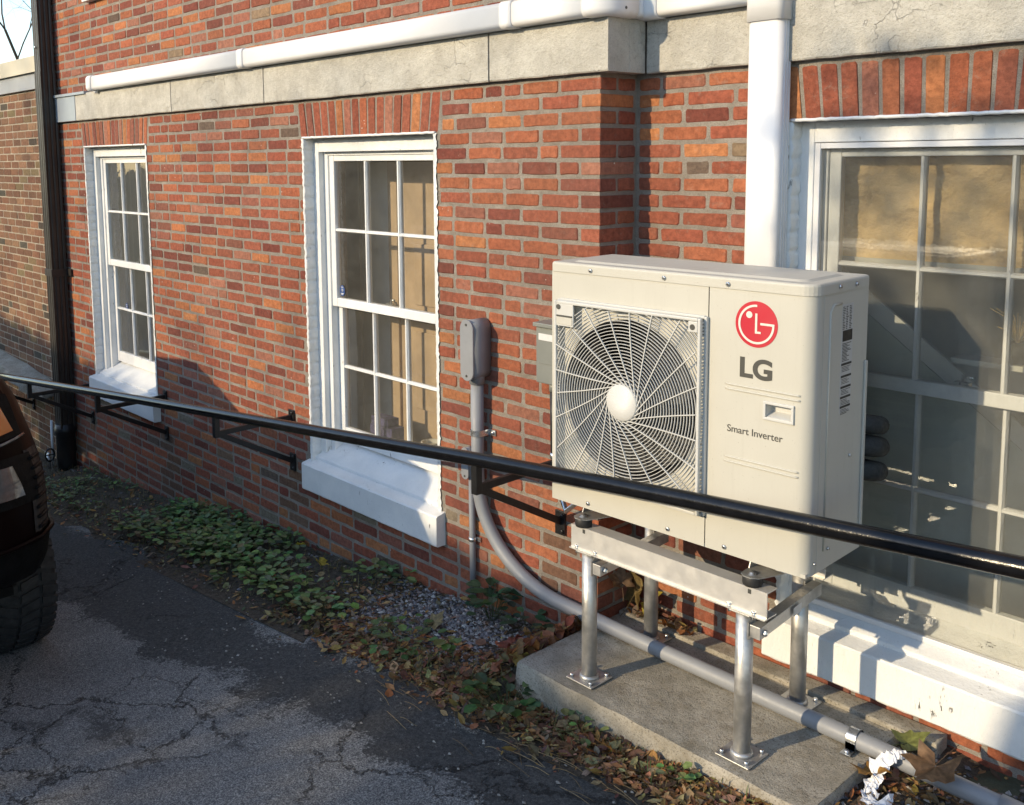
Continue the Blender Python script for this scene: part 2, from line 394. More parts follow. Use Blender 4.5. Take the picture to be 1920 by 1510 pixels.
    MT['stringer'] = simple('painted_stringer', (0.74, 0.73, 0.69), 0.6, 0, 0.05, 3)
    MT['reflection_standin'] = simple('reflection_tan', (0.80, 0.56, 0.28), 0.75, 0, 0.18, 7, 26, 0.02)  # tan stands for the golden reflection in the large window
    MT['purple'] = simple('violet_card', (0.06, 0.055, 0.14), 0.6, 0, 0.5, 26)
    MT['pot'] = simple('white_glazed_pot', (0.62, 0.60, 0.54), 0.4)
    MT['blue'] = simple('blue_sticker', (0.03, 0.07, 0.22), 0.4)
    MT['bag'] = simple('white_torn_plastic', (0.74, 0.75, 0.78), 0.4, 0, 0.1, 30, 50, 0.004)
    MT['paper'] = simple('printed_white', (0.6, 0.6, 0.6), 0.5)
mats()

# ------------------------------------------------------------------ ground
P = 0.0677
def gz(x, y):
    xx = max(-40.0, min(12.0, x))
    base = -2.425 + 0.0975 * (xx if xx > -9 else -9 + (xx + 9) * 0.25)
    if xx > 1.6: base = -2.425 + 0.156 + (xx - 1.6) * 0.03
    return base + 0.02 * max(-8.0, min(0.0, y))

def strip_h(x, y):                                        # soil bed against the wall
    e = -0.60 + 0.03 * sin(x * 2.3) + 0.02 * sin(x * 7.1)
    k = max(0.0, min(1.0, (y - e) / 0.18))
    hump = 0.035 * k * k * (3 - 2 * k) * (1.0 + 0.5 * mn.noise(Vector((x * 3, y * 3, 0.4))))
    rise = 0.0
    if x > -0.35: rise = 0.09 * min(1.0, (x + 0.35) / 0.35) * k
    if x > 0.0: rise = max(0.0, 0.09 - 0.07 * x) * k
    if x > 1.2: return min(gz(x, y) + hump, -2.325 + 0.02 * mn.noise(Vector((x * 5, y * 5, 2)))) * k + gz(x, y) * (1 - k)
    if x > -0.06 and y < -0.44: return gz(x, y) + 0.008 * mn.noise(Vector((x * 9, y * 9, 1.7)))
    if -0.03 < x < 1.23 and y > -0.48: return min(gz(x, y), -2.36)
    return gz(x, y) + hump + rise + 0.012 * mn.noise(Vector((x * 9, y * 9, 1.7))) * k

def struct(o): o['kind'] = 'structure'; return o

b = MB()
xs = [-400, -150, -60, -30, -20] + [-14 + 0.5 * i for i in range(50)] + [12, 20, 60, 150, 400]
ys = [-400, -150, -60, -30, -20, -14, -10] + [-8 + 0.5 * i for i in range(16)] + [-0.3, 0.4, 3, 20, 60, 200, 400]
b.grid(len(xs), len(ys), lambda u, v: (xs[round(u*(len(xs)-1))], ys[round(v*(len(ys)-1))], gz(xs[round(u*(len(xs)-1))], ys[round(v*(len(ys)-1))]) - 0.05))
struct(b.build('ground', MT['ground']))
b = MB()
def asp(u, v):
    x = -14 + 20.0 * u
    e = -0.56 + 0.03 * sin(x * 2.3) + 0.02 * sin(x * 7.1) + 0.03 * mn.noise(Vector((x * 4, 0, 0)))
    y = e + (-11.0 - e) * (v ** 1.6)
    z = gz(x, y) + 0.010 * mn.noise(Vector((x * 1.5, y * 1.5, 0.2)))
    return (x, y, z)
b.grid(161, 41, asp)
struct(b.build('asphalt_driveway', MT['asphalt']))
b = MB()
b.grid(420, 40, lambda u, v: (-9.5 + 13.0*u, -0.72 + 0.98*v, strip_h(-9.5 + 13.0*u, -0.72 + 0.98*v)))
struct(b.build('soil_bed', MT['soil']))

# ------------------------------------------------------------------ brickwork
PAL = [((0.255, 0.080, 0.050), 38), ((0.310, 0.105, 0.056), 28), ((0.365, 0.145, 0.065), 11), ((0.175, 0.056, 0.042), 14), ((0.215, 0.082, 0.060), 10),
       ((0.290, 0.122, 0.085), 6), ((0.22, 0.15, 0.10), 0.8), ((0.12, 0.085, 0.068), 0.7)]
def bcol(rng, pal=PAL):
    t = rng.random() * sum(q[1] for q in pal)
    for c, wgt in pal:
        t -= wgt
        if t <= 0: break
    k = rng.uniform(0.92, 1.22); h = rng.uniform(0.94, 1.10)
    return (c[0]*k, c[1]*k*h, c[2]*k*h)

def brick_geo(mb, plane, a0, a1, z0, z1, base, rng, depth=0.035, j=0.0023, skew=0.0):
    """one brick whose face lies in plane 'y' (faces -Y at y=base) or 'x' (faces +X at x=base)"""
    j = min(j, (a1-a0)*0.06)
    r = min(0.006, (a1-a0)*0.2); am = (a0+a1)/2
    q1, q3 = a0*0.66+a1*0.34, a0*0.34+a1*0.66
    pts = [(a0+r, z0), (q1, z0), (q3, z0), (a1-r, z0), (a1, z0+r), (a1, z1-r), (a1-r, z1), (q3, z1), (q1, z1), (a0+r, z1), (a0, z1-r), (a0, z0+r)]
    if skew: pts = [(x + skew*((z-z0)/(z1-z0)), z) for x, z in pts]
    pts = [(x + rng.uniform(-j, j), z + rng.uniform(-j, j)) for x, z in pts]
    cx, cz = am, (z0+z1)/2; off = rng.uniform(-0.0015, 0.0025); tl = rng.uniform(-0.002, 0.002)
    rings = []
    for dep, ins in ((0.0, 0.0030), (0.004, 0.0), (depth, 0.0)):
        ring = []
        for x, z in pts:
            k = ins / max(0.02, sqrt((x-cx)**2 + (z-cz)**2)) * 1.6
            xx = x + (cx-x)*k; zz = z + (cz-z)*min(0.5, k*1.3)
            d = dep + (off + tl*(x-cx)/(a1-a0) if dep == 0.0 else 0.0)
            ring.append((xx, base + d, zz) if plane == 'y' else (base - d, xx, zz))
        rings.append(ring)
    n = 12; b0 = len(mb.v)
    V = [q for rg in rings for q in rg]
    F = [tuple(range(n))]; 
    for i in range(2):
        for q in range(n): F.append((i*n+q, i*n+(q+1) % n, (i+1)*n+(q+1) % n, (i+1)*n+q))
    mb.add(V, F)
    for i, f in enumerate(mb.f[-len(F):]): pass
    return pts

class Brick:
    __slots__ = ('kind', 'args', 'c', 'area', 'cen')
def area_px(pts3):
    q = [proj(p) for p in pts3]
    if any(a[2] < 0.1 for a in q): return 0
    if all(a[0] < 0 or a[0] > 1920 or a[1] < 0 or a[1] > 1510 for a in q): return 0
    s = 0
    for i in range(len(q)):
        k = (i+1) % len(q); s += q[i][0]*q[k][1] - q[k][0]*q[i][1]
    return abs(s)/2

def course(x0, x1, rng, start_header, pitch=0.2215, hdr=0.10, right_to_left=False, hprob=0.10):
    """joint positions of one course from x0 to x1"""
    out = []; x = x0; first = start_header; J = 0.0165
    while x < x1 - 0.01:
        ln = hdr if (first or rng.random() < hprob) else pitch - J
        first = False
        ln += rng.uniform(-0.005, 0.005)
        e = min(x + ln, x1)
        if x1 - e < 0.05: e = x1
        out.append((x, e)); x = e + J + rng.uniform(-0.002, 0.002)
    return out

OPEN_W = 1.15; W_TOP = -0.207; W_BOT = -2.07
WIN = [(-2.163, 0.0), (-5.362, 0.0), (0.695, 0.233)]
DEP = 0.233
def cut(seg, holes):
    """remove hole intervals from a segment list"""
    out = []
    for a, e in seg:
        parts = [(a, e)]
        for h0, h1 in holes:
            np_ = []
            for s, t in parts:
                if t <= h0 or s >= h1: np_.append((s, t))
                else:
                    if s < h0: np_.append((s, h0))
                    if t > h1: np_.append((h1, t))
            parts = np_
        out += parts
    # merge slivers into the neighbour
    res = []
    for s, t in out:
        if t - s < 0.035:
            if res and abs(res[-1][1] - s) < 0.02: res[-1] = (res[-1][0], t)
            continue
        res.append((s, t))
    return res

building = empty('brick_building', (-2.0, 0.3, -2.7), 'red brick house with limestone band and three white paned sash windows', 'house')
bricks = []                                               # (area, builder)
rng = random.Random(21)
PLATES = [-5.483, -4.07, -2.361, -0.205]
def brick_item(plane, a0, a1, z0, z1, base, corner=None):
    c = bcol(rng)
    cz = (z0+z1)/2; ca = (a0+a1)/2
    if plane == 'y' and base == 0.0:
        for px in PLATES:                                 # moss and rust streaks below the rail plates
            zp = -2.08 + 0.09*(px+2.36) - 0.08
            if abs(ca-px) < 0.09 and cz < zp: c = (c[0]*0.42+0.05, c[1]*0.5+0.047, c[2]*0.5+0.034)
        if rng.random() < 0.05 and cz < -1.8: c = (0.20, 0.175, 0.135)
    g = gz(ca, 0)
    if plane == 'y': q = [(a0, base, z0), (a1, base, z0), (a1, base, z1), (a0, base, z1)]
    else: q = [(base, a0, z0), (base, a1, z0), (base, a1, z1), (base, a0, z1)]
    bricks.append((area_px(q), plane, a0, a1, z0, z1, base, c, corner))

XL, XR, ZT = -6.12, 3.6, 2.0
J = 0.0165
kmin, kmax = 0, 47
for k in list(range(kmin, kmax)) :
    z1 = -k*P - J/2 - (0.004 if k == 0 else 0); z0 = -(k+1)*P + J/2
    even = (k % 2 == 1)
    holes = []
    for wx, wy in WIN:
        if wy == 0.0 and z1 > W_BOT - 0.165 and z0 < W_TOP + 0.02:
            if z0 < W_BOT - 0.005: holes.append((wx-0.036, wx+OPEN_W+0.036))
            else: holes.append((wx-0.004, wx+OPEN_W+0.004))
        if wy == 0.0 and k < 3: holes.append((wx-0.046, wx+OPEN_W+0.046))
    # front wall, walking left from the corner; the corner brick wraps
    cl = 0.10 if even else 0.212
    cw = 0.212 if even else 0.10
    if z1 > gz(0, 0) - 0.05:
        brick_item('y', -cl, 0.0, z0, z1, 0.0, (cw,))
        rest = [(cw + J, DEP - 0.008)]
        for a0, a1 in rest:
            if a1 - a0 > 0.015: brick_item('x', a0, a1, z0, z1, 0.0)
    segs = course(cl + J, -XL, rng, False)
    segs = cut([(-e, -a) for a, e in segs], holes)
    for a0, a1 in segs:
        if z1 < gz(a0, 0) - 0.06: continue
        brick_item('y', a0, a1, z0, z1, 0.0)
    # recessed wall
    holes = []
    wx, wy = WIN[2]
    if k < 3: holes = [(wx-0.046, wx+OPEN_W+0.046)]
    elif z1 > W_BOT - 0.165:
        holes = [(wx-0.036, wx+OPEN_W+0.036)] if z0 < W_BOT - 0.005 else [(wx-0.004, wx+OPEN_W+0.004)]
    if z1 > -2.4:
        for a0, a1 in cut(course(0.012, XR, rng, even), holes): brick_item('y', a0, a1, z0, z1, DEP)
# above the stone band
UPW = (-5.10, 1.15, 0.895, 1.05)                         # upper window sill x0, width, z0, z1
for k in range(0, 26):
    z0 = 0.222 + k*P + J/2; z1 = 0.222 + (k+1)*P - J/2
    even = k % 2 == 1
    cl = 0.10 if even else 0.212; cw = 0.212 if even else 0.10
    brick_item('y', -cl, 0.0, z0, z1, 0.0, (cw,))
    if DEP - 0.008 - cw - J > 0.015: brick_item('x', cw + J, DEP - 0.008, z0, z1, 0.0)
    hl = []
    if z1 > UPW[2] + 0.006: hl = [(UPW[0]-0.036, UPW[0]+UPW[1]+0.036)] if z0 < UPW[3] else [(UPW[0], UPW[0]+UPW[1])]
    for a0, a1 in cut([(-e, -a) for a, e in course(cl + J, -XL, rng, False, hprob=0.13)], hl): brick_item('y', a0, a1, z0, z1, 0.0)
    for a0, a1 in course(0.012, XR, rng, even): brick_item('y', a0, a1, z0, z1, DEP)

def corner_geo(mb, a0, z0, z1, cw, rng):
    j = 0.0018
    def q(x, y, z): return (x + rng.uniform(-j, j), y + rng.uniform(-j, j), z + rng.uniform(-j, j))
    mb.add([q(a0, 0, z0), q(0, 0, z0), q(0, cw, z0), q(a0, cw, z0), q(a0, 0, z1), q(0, 0, z1), q(0, cw, z1), q(a0, cw, z1)],
           [(0,3,2,1),(4,5,6,7),(0,1,5,4),(1,2,6,5),(2,3,7,6),(3,0,4,7)])
bricks.sort(key=lambda q: -q[0])
stuff = MB()
for i, (ar, plane, a0, a1, z0, z1, base, c, corner) in enumerate(bricks):
    mb = MB() if i < 300 else stuff
    mb.col = c
    if corner: corner_geo(mb, a0, z0, z1, corner[0], rng)
    else: brick_geo(mb, plane, a0, a1, z0, z1, base, rng)
    if i < 300: mb.build('brick', MT['brick'], building, bevel=0.004 if corner else 0, seg=2, col=True)
stuff.build('brick_courses', MT['brick'], building, col=True, kind='stuff')

# soldier bricks over the windows (slightly fanned)
for wx, wy in WIN:
    n = 17; x0 = wx - 0.018; tot = OPEN_W + 0.036
    for i in range(n):
        mb = MB(); mb.col = bcol(rng, PAL[:6])
        a0 = x0 + tot*i/n + 0.0055; a1 = x0 + tot*(i+1)/n - 0.0055
        sk = (i - (n-1)/2) / n * 0.055
        brick_geo(mb, 'y', a0, a1, W_TOP + 0.004, -0.012, wy, rng, skew=sk, j=0.0018)
        mb.build('arch_brick', MT['brick'], building, col=True)

# mortar backing walls (with real window openings)
def wall_sheet(mb, x0, x1, y, z0, z1, holes, nx=0.06):
    """front sheet at y built of panels around rectangular holes, thickness 0.25 behind"""
    xsb = sorted(set([x0, x1] + [h for q in holes for h in (q[0], q[1])])); zsb = sorted(set([z0, z1] + [h for q in holes for h in (q[2], q[3])]))
    for i in range(len(xsb)-1):
        for k in range(len(zsb)-1):
            xm = (xsb[i]+xsb[i+1])/2; zm = (zsb[k]+zsb[k+1])/2
            if any(q[0] < xm < q[1] and q[2] < zm < q[3] for q in holes): continue
            mb.box(xsb[i], xsb[i+1], y, y + 0.28, zsb[k], zsb[k+1])
mb = MB(); mr = 0.0035
wall_sheet(mb, XL, -0.0045, mr, -3.4, ZT, [(WIN[0][0], WIN[0][0]+OPEN_W, W_BOT, W_TOP), (WIN[1][0], WIN[1][0]+OPEN_W, W_BOT, W_TOP), (UPW[0], UPW[0]+UPW[1], UPW[3], 1.9)])
mb.build('mortar_wall', MT['mortar'], building)
mb = MB(); wall_sheet(mb, -0.0046, XR, DEP + mr, -3.0, ZT, [(WIN[2][0], WIN[2][0]+OPEN_W, W_BOT, W_TOP)])
mb.build('mortar_wall', MT['mortar'], building)
# roof slab and far walls so the rooms are closed
mb = MB(); mb.box(XL, XR, 0.29, 4.2, ZT, ZT + 0.15); mb.box(XL, XR, 4.05, 4.2, -3.4, ZT); mb.box(XL, XL+0.1, 0.29, 4.05, -3.4, ZT); mb.box(XR-0.1, XR, 0.52, 4.05, -3.4, ZT)
mb.box(XL+0.1, XR-0.1, 0.52, 4.05, -2.45, -2.35); mb.box(XL+0.1, XR-0.1, 0.52, 4.05, 0.25, 0.35)
mb.build('inner_shell', MT['roomwall'], building)

# ------------------------------------------------------------------ limestone band
SB0, SB1 = 0.006, 0.216
def stone(x0, x1, y0, y1, lab=None, mat='stone', z1=SB1):
    mb = MB()
    n = max(2, int((x1-x0)/0.06)); 
    if x1 - x0 > y1 - y0:
        def f(i, t):
            u = x0 + (x1-x0)*i/n; e = 0.003*mn.noise(Vector((u*14, 0.3, y0)))
            return [(u, y0 + 0.004 + e*0.5, SB0 + e), (u, y0, SB0 + 0.006 + e), (u, y0, z1 - 0.004), (u, y0 + 0.004, z1), (u, y1, z1 + 0.004), (u, y1, SB0)]
        mb.loft([f(i, 0) for i in range(n+1)], True, True, False)
    else: mb.box(x0, x1, y0, y1, SB0, z1)
    return mb.build('stone_block', MT[mat], building, bevel=0)
SJ = [-5.426, -3.72, -2.516, -0.611, 0.062]
for i in range(4): stone(SJ[i] + 0.005, SJ[i+1] - (0.005 if i < 3 else 0), -0.03, 0.1)
mb = MB(); mb.box(-5.86, -5.431, -0.032, 0.05, SB0, SB1 - 0.012); mb.box(-5.86, -5.2, -0.045, 0.02, SB1 - 0.010, SB1 + 0.012)
mb.build('band_flashing', MT['flash'], building, bevel=0.003)
mb = MB(); mb.box(0.004, 0.0625, 0.1015, 0.2035, SB0, SB1); mb.build('stone_block', MT['stone'], building, bevel=0.003)
stone(0.070, 2.1, DEP-0.03, DEP+0.1); stone(2.11, 3.55, DEP-0.03, DEP+0.1)
mb = MB(); mb.box(0.0630, 0.0690, DEP-0.02, DEP+0.05, SB0, SB1); mb.build('band_joint', MT['mortar'], building)
mb = MB(); mb.box(-5.42, 0.05, -0.022, 0.03, SB0 + 0.002, SB1 - 0.003); mb.build('band_joint', MT['mortar'], building)

# ------------------------------------------------------------------ windows
def reveal_mesh(x, y0, y1, z0, z1, sgn, seed):
    """painted brick return of the opening; sgn=+1 faces +X (left jamb)"""
    mb = MB(); ny, nz = 13, 300
    def f(u, v):
        z = z0 + (z1-z0)*v
        fr = (z / P) % 1.0
        groove = (0.006 if sgn > 0 else 0.0015) * math.exp(-((min(fr, 1-fr))/0.13)**2)
        bumpy = 0.004*mn.noise(Vector((z*34, u*5, seed))) + 0.0026*mn.noise(Vector((z*110, u*12, seed)))
        if u < 0.08:                                      # ragged lip of paint on the brick face
            wdt = 0.008 + 0.008*mn.noise(Vector((z*60, 0, seed+3))) + 0.004*mn.noise(Vector((z*19, 0, seed)))
            return (x - sgn*wdt, y0 - 0.0035, z)
        t = (u-0.0833)/0.9167
        return (x + sgn*(0.0125 - groove*(1 if t > 0.05 else 0.4) + bumpy), y0 - 0.004 + (y1-y0+0.004)*max(0, t), z)
    mb.grid(ny, nz, f)
    return mb

def window(wx, wy, storm=False, seed=0):
    o = (lambda *a: a)
    x0, x1 = wx, wx + OPEN_W; yf = wy + 0.06
    zt, zb = W_TOP, W_BOT
    # frame: casing, inner jamb, stops, wooden sub-sill
    mb = MB()
    cz0, cz1, cz2 = -0.283, -0.303, -1.955
    mb.box(x0+0.002, x0+0.062, yf, yf+0.10, zb+0.03, zt); mb.box(x1-0.062, x1-0.002, yf, yf+0.10, zb+0.03, zt)
    mb.box(x0+0.062, x1-0.062, yf+0.0005, yf+0.10, cz0, zt-0.0005)
    mb.box(x0+0.062, x0+0.100, yf+0.035, yf+0.098, zb+0.05, cz0); mb.box(x1-0.100, x1-0.062, yf+0.035, yf+0.098, zb+0.05, cz0)
    mb.box(x0+0.100, x1-0.100, yf+0.036, yf+0.097, cz1, cz0)
    fr = mb.build('window', MT['paint'], building, bevel=0.003)
    mb = MB()                                             # paint-clogged bead round the casing
    e = []
    for i in range(60): e.append((x0 + OPEN_W*i/59, wy - 0.002 + 0.002*mn.noise(Vector((i*0.7, seed, 0))), zt + 0.004 + 0.003*mn.noise(Vector((i*0.9, seed, 4)))))
    mb.tube(e, 0.007, 6); mb.build('paint_bead', MT['paint'], fr)
    reveal_mesh(x0, wy, yf+0.004, zb, zt, 1, seed+0.5).build('reveal', MT['paint'], fr, fix=False)
    mb = reveal_mesh(x1, wy, yf+0.004, zb, zt, -1, seed+7.5); mb.build('reveal', MT['paint'], fr)
    mb = MB()
    mb.add([(x0+0.05, yf+0.12, cz2-0.002), (x1-0.05, yf+0.12, cz2-0.002), (x1-0.003, wy+0.02, zb+0.028), (x0+0.003, wy+0.02, zb+0.028),
            (x0+0.05, yf+0.12, zb-0.02), (x1-0.05, yf+0.12, zb-0.02), (x1-0.003, wy+0.02, zb-0.02), (x0+0.003, wy+0.02, zb-0.02)],
           [(0,1,2,3),(4,7,6,5),(0,4,5,1),(1,5,6,2),(2,6,7,3),(3,7,4,0)])
    mb.build('sub_sill', MT['paint'], fr, bevel=0.004)
    mb = MB()                                             # painted stone sill
    n = 40; sx0, sx1 = x0 - 0.030, x1 + 0.030; rings = []
    for i in range(n+1):
        u = sx0 + (sx1-sx0)*i/n; ee = 0.0025*mn.noise(Vector((u*12, seed, 1.1))); e2 = 0.003*mn.noise(Vector((u*17, seed, 5.1)))
        rings.append([(u, wy+0.06, zb-0.160), (u, wy-0.048+e2, zb-0.160+e2), (u, wy-0.054, zb-0.153), (u, wy-0.054+ee, zb-0.010), (u, wy-0.048, zb-0.003+ee), (u, wy+0.03, zb+0.014), (u, wy+0.06, zb+0.016)])
    mb.loft(rings, True, True, False)
    mb.build('sill', MT['paint'], fr)
    # sashes
    gx0, gx1 = x0 + 0.145, x1 - 0.145
    def sash(name, y, zA, zB, top, bot, inset):
        mb = MB(); t = 0.034
        mb.box(x0+0.1005, gx0, y, y+t, zB, zA); mb.box(gx1, x1-0.1005, y, y+t, zB, zA)
        mb.box(gx0, gx1, y+0.0008, y+t, zA-top, zA); mb.box(gx0, gx1, y+0.0008, y+t, zB, zB+bot)
        mb.build(name, MT['paint'], fr, bevel=0.004)
        a, e = zB+bot, zA-top; zm = (a+e)/2; mw = 0.010
        xsn = [gx0 + (gx1-gx0)*i/3 for i in range(4)]
        for i in (1, 2):
            mb = MB(); xx = xsn[i]
            mb.add([(xx-mw, y+0.012, a), (xx-mw*0.45, y+0.002, a), (xx+mw*0.45, y+0.002, a), (xx+mw, y+0.012, a), (xx+mw, y+0.03, a), (xx-mw, y+0.03, a),
                    (xx-mw, y+0.012, e), (xx-mw*0.45, y+0.002, e), (xx+mw*0.45, y+0.002, e), (xx+mw, y+0.012, e), (xx+mw, y+0.03, e), (xx-mw, y+0.03, e)],
                   [(0,1,7,6),(1,2,8,7),(2,3,9,8),(3,4,10,9),(4,5,11,10),(5,0,6,11)])
            mb.build('muntin', MT['paint'], fr)
        mb = MB()
        mb.add([(gx0, y+0.0135, zm-mw), (gx0, y+0.0035, zm-mw*0.45), (gx0, y+0.0035, zm+mw*0.45), (gx0, y+0.0135, zm+mw), (gx0, y+0.029, zm+mw), (gx0, y+0.029, zm-mw),
                (gx1, y+0.0135, zm-mw), (gx1, y+0.0035, zm-mw*0.45), (gx1, y+0.0035, zm+mw*0.45), (gx1, y+0.0135, zm+mw), (gx1, y+0.029, zm+mw), (gx1, y+0.029, zm-mw)],
               [(0,1,7,6),(1,2,8,7),(2,3,9,8),(3,4,10,9),(4,5,11,10),(5,0,6,11)])
        mb.build('muntin', MT['paint'], fr)
        for i in range(3):
            for (q0, q1) in ((a, zm), (zm, e)):
                mb = MB(); tl = R.uniform(-0.0015, 0.0015); tz = R.uniform(-0.0015, 0.0015)
                mb.add([(xsn[i]+0.002, y+0.019-tl-tz, q0), (xsn[i+1]-0.002, y+0.019+tl-tz, q0), (xsn[i+1]-0.002, y+0.019+tl+tz, q1), (xsn[i]+0.002, y+0.019-tl+tz, q1)], [(0,1,2,3)])
                mb.build('pane', MT['glass'], fr, fix=False)
    sash('upper_sash', yf+0.044, cz1, -1.155, 0.032, 0.050, 0)
    sash('lower_sash', yf+0.080, -1.112, cz2+0.005, 0.040, 0.085, 0)
    mb = MB(); mb.box(x0+0.55, x0+0.60, yf+0.083, yf+0.115, -1.110, -1.098); mb.tube([(x0+0.575, yf+0.10, -1.098), (x0+0.575, yf+0.10, -1.080), (x0+0.615, yf+0.09, -1.078)], 0.006, 8)
    mb.build('sash_lock', MT['zinc'], fr)
    if storm:
        mb = MB(); t = 0.018
        mb.box(x0+0.0625, x0+0.084, yf+0.004, yf+0.03, zb+0.055, cz0-0.002); mb.box(x1-0.084, x1-0.0625, yf+0.004, yf+0.03, zb+0.055, cz0-0.002)
        mb.box(x0+0.084, x1-0.084, yf+0.005, yf+0.03, cz0-0.022, cz0-0.002); mb.box(x0+0.084, x1-0.084, yf+0.005, yf+0.03, zb+0.055, zb+0.075)
        mb.build('storm_frame', MT['duct'], fr, bevel=0.002)
        mb = MB(); mb.add([(x0+0.084, yf+0.016, zb+0.075), (x1-0.084, yf+0.017, zb+0.075), (x1-0.084, yf+0.015, cz0-0.022), (x0+0.084, yf+0.016, cz0-0.022)], [(0,1,2,3)])
        mb.build('storm_pane', MT['storm'], fr, fix=False)
    return fr
W1 = window(*WIN[0], seed=1); W2 = window(*WIN[1], seed=2); W3 = window(*WIN[2], storm=True, seed=3)
# upper floor window, mostly above the picture
mb = MB(); mb.box(UPW[0]-0.03, UPW[0]+UPW[1]+0.03, -0.05, 0.06, UPW[2], UPW[3]); us = mb.build('upper_sill', MT['paint'], building, bevel=0.004)
mb = MB(); mb.box(UPW[0], UPW[0]+0.09, 0.06, 0.12, UPW[3], 1.9); mb.box(UPW[0]+UPW[1]-0.09, UPW[0]+UPW[1], 0.06, 0.12, UPW[3], 1.9); mb.box(UPW[0]+0.09, UPW[0]+UPW[1]-0.09, 0.061, 0.12, UPW[3], UPW[3]+0.09)
mb.box(UPW[0]+0.09, UPW[0]+UPW[1]-0.09, 0.061, 0.12, 1.82, 1.9); uf = mb.build('upper_window', MT['paint'], building, bevel=0.003)
mb = MB(); mb.add([(UPW[0]+0.09, 0.1, UPW[3]+0.09), (UPW[0]+UPW[1]-0.09, 0.1, UPW[3]+0.09), (UPW[0]+UPW[1]-0.09, 0.1, 1.82), (UPW[0]+0.09, 0.1, 1.82)], [(0,1,2,3)]); mb.build('pane', MT['glass'], uf, fix=False)

def sticker(x, y, z, r=0.026, parent=None):
    mb = MB(); n = 8
    ring = lambda q, yy: [(x + q*cos(2*pi*(i+0.5)/n), yy, z + 1.25*q*sin(2*pi*(i+0.5)/n)) for i in range(n)]
    mb.loft([ring(r, y), ring(r, y-0.0006)], smooth=False); s = mb.build('security_sticker', MT['blue'], parent)
    mb = MB()
    for k, (hw, zz) in enumerate(((0.6, 0.75), (0.75, -0.62), (0.45, -0.82))): mb.box(x - r*hw*0.7, x + r*hw*0.7, y-0.0012, y-0.0008, z + r*zz - 0.0018, z + r*zz + 0.0018)
    mb.tube([(x - r*0.4, y-0.001, z - r*0.3), (x - r*0.15, y-0.001, z + r*0.4), (x + r*0.1, y-0.001, z - r*0.3), (x + r*0.1, y-0.001, z + r*0.4), (x + r*0.45, y-0.001, z + r*0.1), (x + r*0.1, y-0.001, z - r*0.3)], 0.0014, 4)
    mb.build('sticker_print', MT['paper'], parent)
sticker(-1.985, 0.1195, -1.062, 0.026, W1); sticker(-5.06, 0.156, -1.485, 0.026, W2)

# ------------------------------------------------------------------ rooms seen through the glass
def drape(x0, x1, y, z0, z1, waves, amp, mat, name, parent):
    mb = MB(); n = int(waves*10)
    mb.grid(n+1, 6, lambda u, v: (x0 + (x1-x0)*u, y + amp*sin(2*pi*waves*u) + 0.4*amp*sin(2*pi*waves*2.3*u+1), z0 + (z1-z0)*v))
    return mb.build(name, mat, parent)
# window 1: pale boards left, tan panelled door right
room1 = empty('room_door', (-1.48, 0.46, -2.35), 'tan panelled wooden door inside the middle window', 'door')
mb = MB(); mb.box(-1.86, -1.1, 0.44, 0.48, -2.35, -0.28); mb.build('door_leaf', MT['wood'], room1, bevel=0.004)
for (pz0, pz1) in ((-1.15, -0.80), (-1.75, -1.30)):
    mb = MB(); mb.box(-1.72, -1.28, 0.428, 0.4395, pz0, pz1); mb.build('door_panel', MT['wood'], room1, bevel=0.010)
mb = MB(); mb.box(-1.95, -1.865, 0.425, 0.50, -2.35, -0.20); mb.build('door_casing', MT['wood'], room1, bevel=0.004)
mb = MB()
for i in range(7): mb.box(-3.05 + i*0.155, -3.05 + i*0.155 + 0.148, 0.46 + 0.012*(i % 2), 0.51, -2.35, 0.2)
tag(mb.build('board_partition', MT['curtain']), 'pale grey boarded partition seen behind the middle window', 'partition')
mb = MB(); mb.box(-1.86, -1.66, 0.20, 0.29, -1.96, -1.82); cb = mb.build('card_box', MT['purple'], bevel=0.003); tag(cb, 'dark violet patterned box standing inside the middle window', 'box')
mb = MB(); mb.box(-1.855, -1.70, 0.205, 0.285, -1.8195, -1.775); tag(mb.build('card_box', MT['purple'], bevel=0.003), 'smaller violet box on top of the box inside the middle window', 'box')
pot = empty('flower_pot', (-1.36, 0.23, -1.96), 'small white pot with dark dots on the middle window board', 'pot')
mb = MB(); mb.lathe((-1.36, 0.235, -1.96), [(0.036, 0), (0.050, 0.10), (0.055, 0.115), (0.055, 0.13), (0.048, 0.13), (0.044, 0.11)], 24); mb.build('pot_body', MT['pot'], pot)
for i in range(10):
    for k in range(3):
        a = 2*pi*(i + 0.5*(k % 2))/10; rr = 0.0395 + 0.004*k
        mb = MB(); mb.lathe((-1.36 + rr*cos(a), 0.235 + rr*sin(a), -1.935 + 0.028*k), [(0.001, -0.006), (0.006, 0), (0.001, 0.006)], 6)
        if sin(a) < 0.3: mb.build('dot', MT['ink'], pot)
mb = MB(); mb.box(WIN[0][0]+0.0, WIN[0][0]+OPEN_W, 0.175, 0.33, -1.99, -1.962); tag(mb.build('window_board', MT['paint'], bevel=0.004), 'white inner window board behind the middle window', 'window board')
# window 2
tag(drape(-6.05, -5.55, 0.45, -2.3, -0.1, 6, 0.02, MT['curtain'], 'curtain', None), 'pale grey curtain behind the far window', 'curtain')
mb = MB(); mb.box(-5.45, -4.9, 0.52, 0.57, -2.3, -0.2); tag(mb.build('room_panel', MT['curtain'], bevel=0.004), 'pale plain panel standing in the room behind the far window', 'panel')
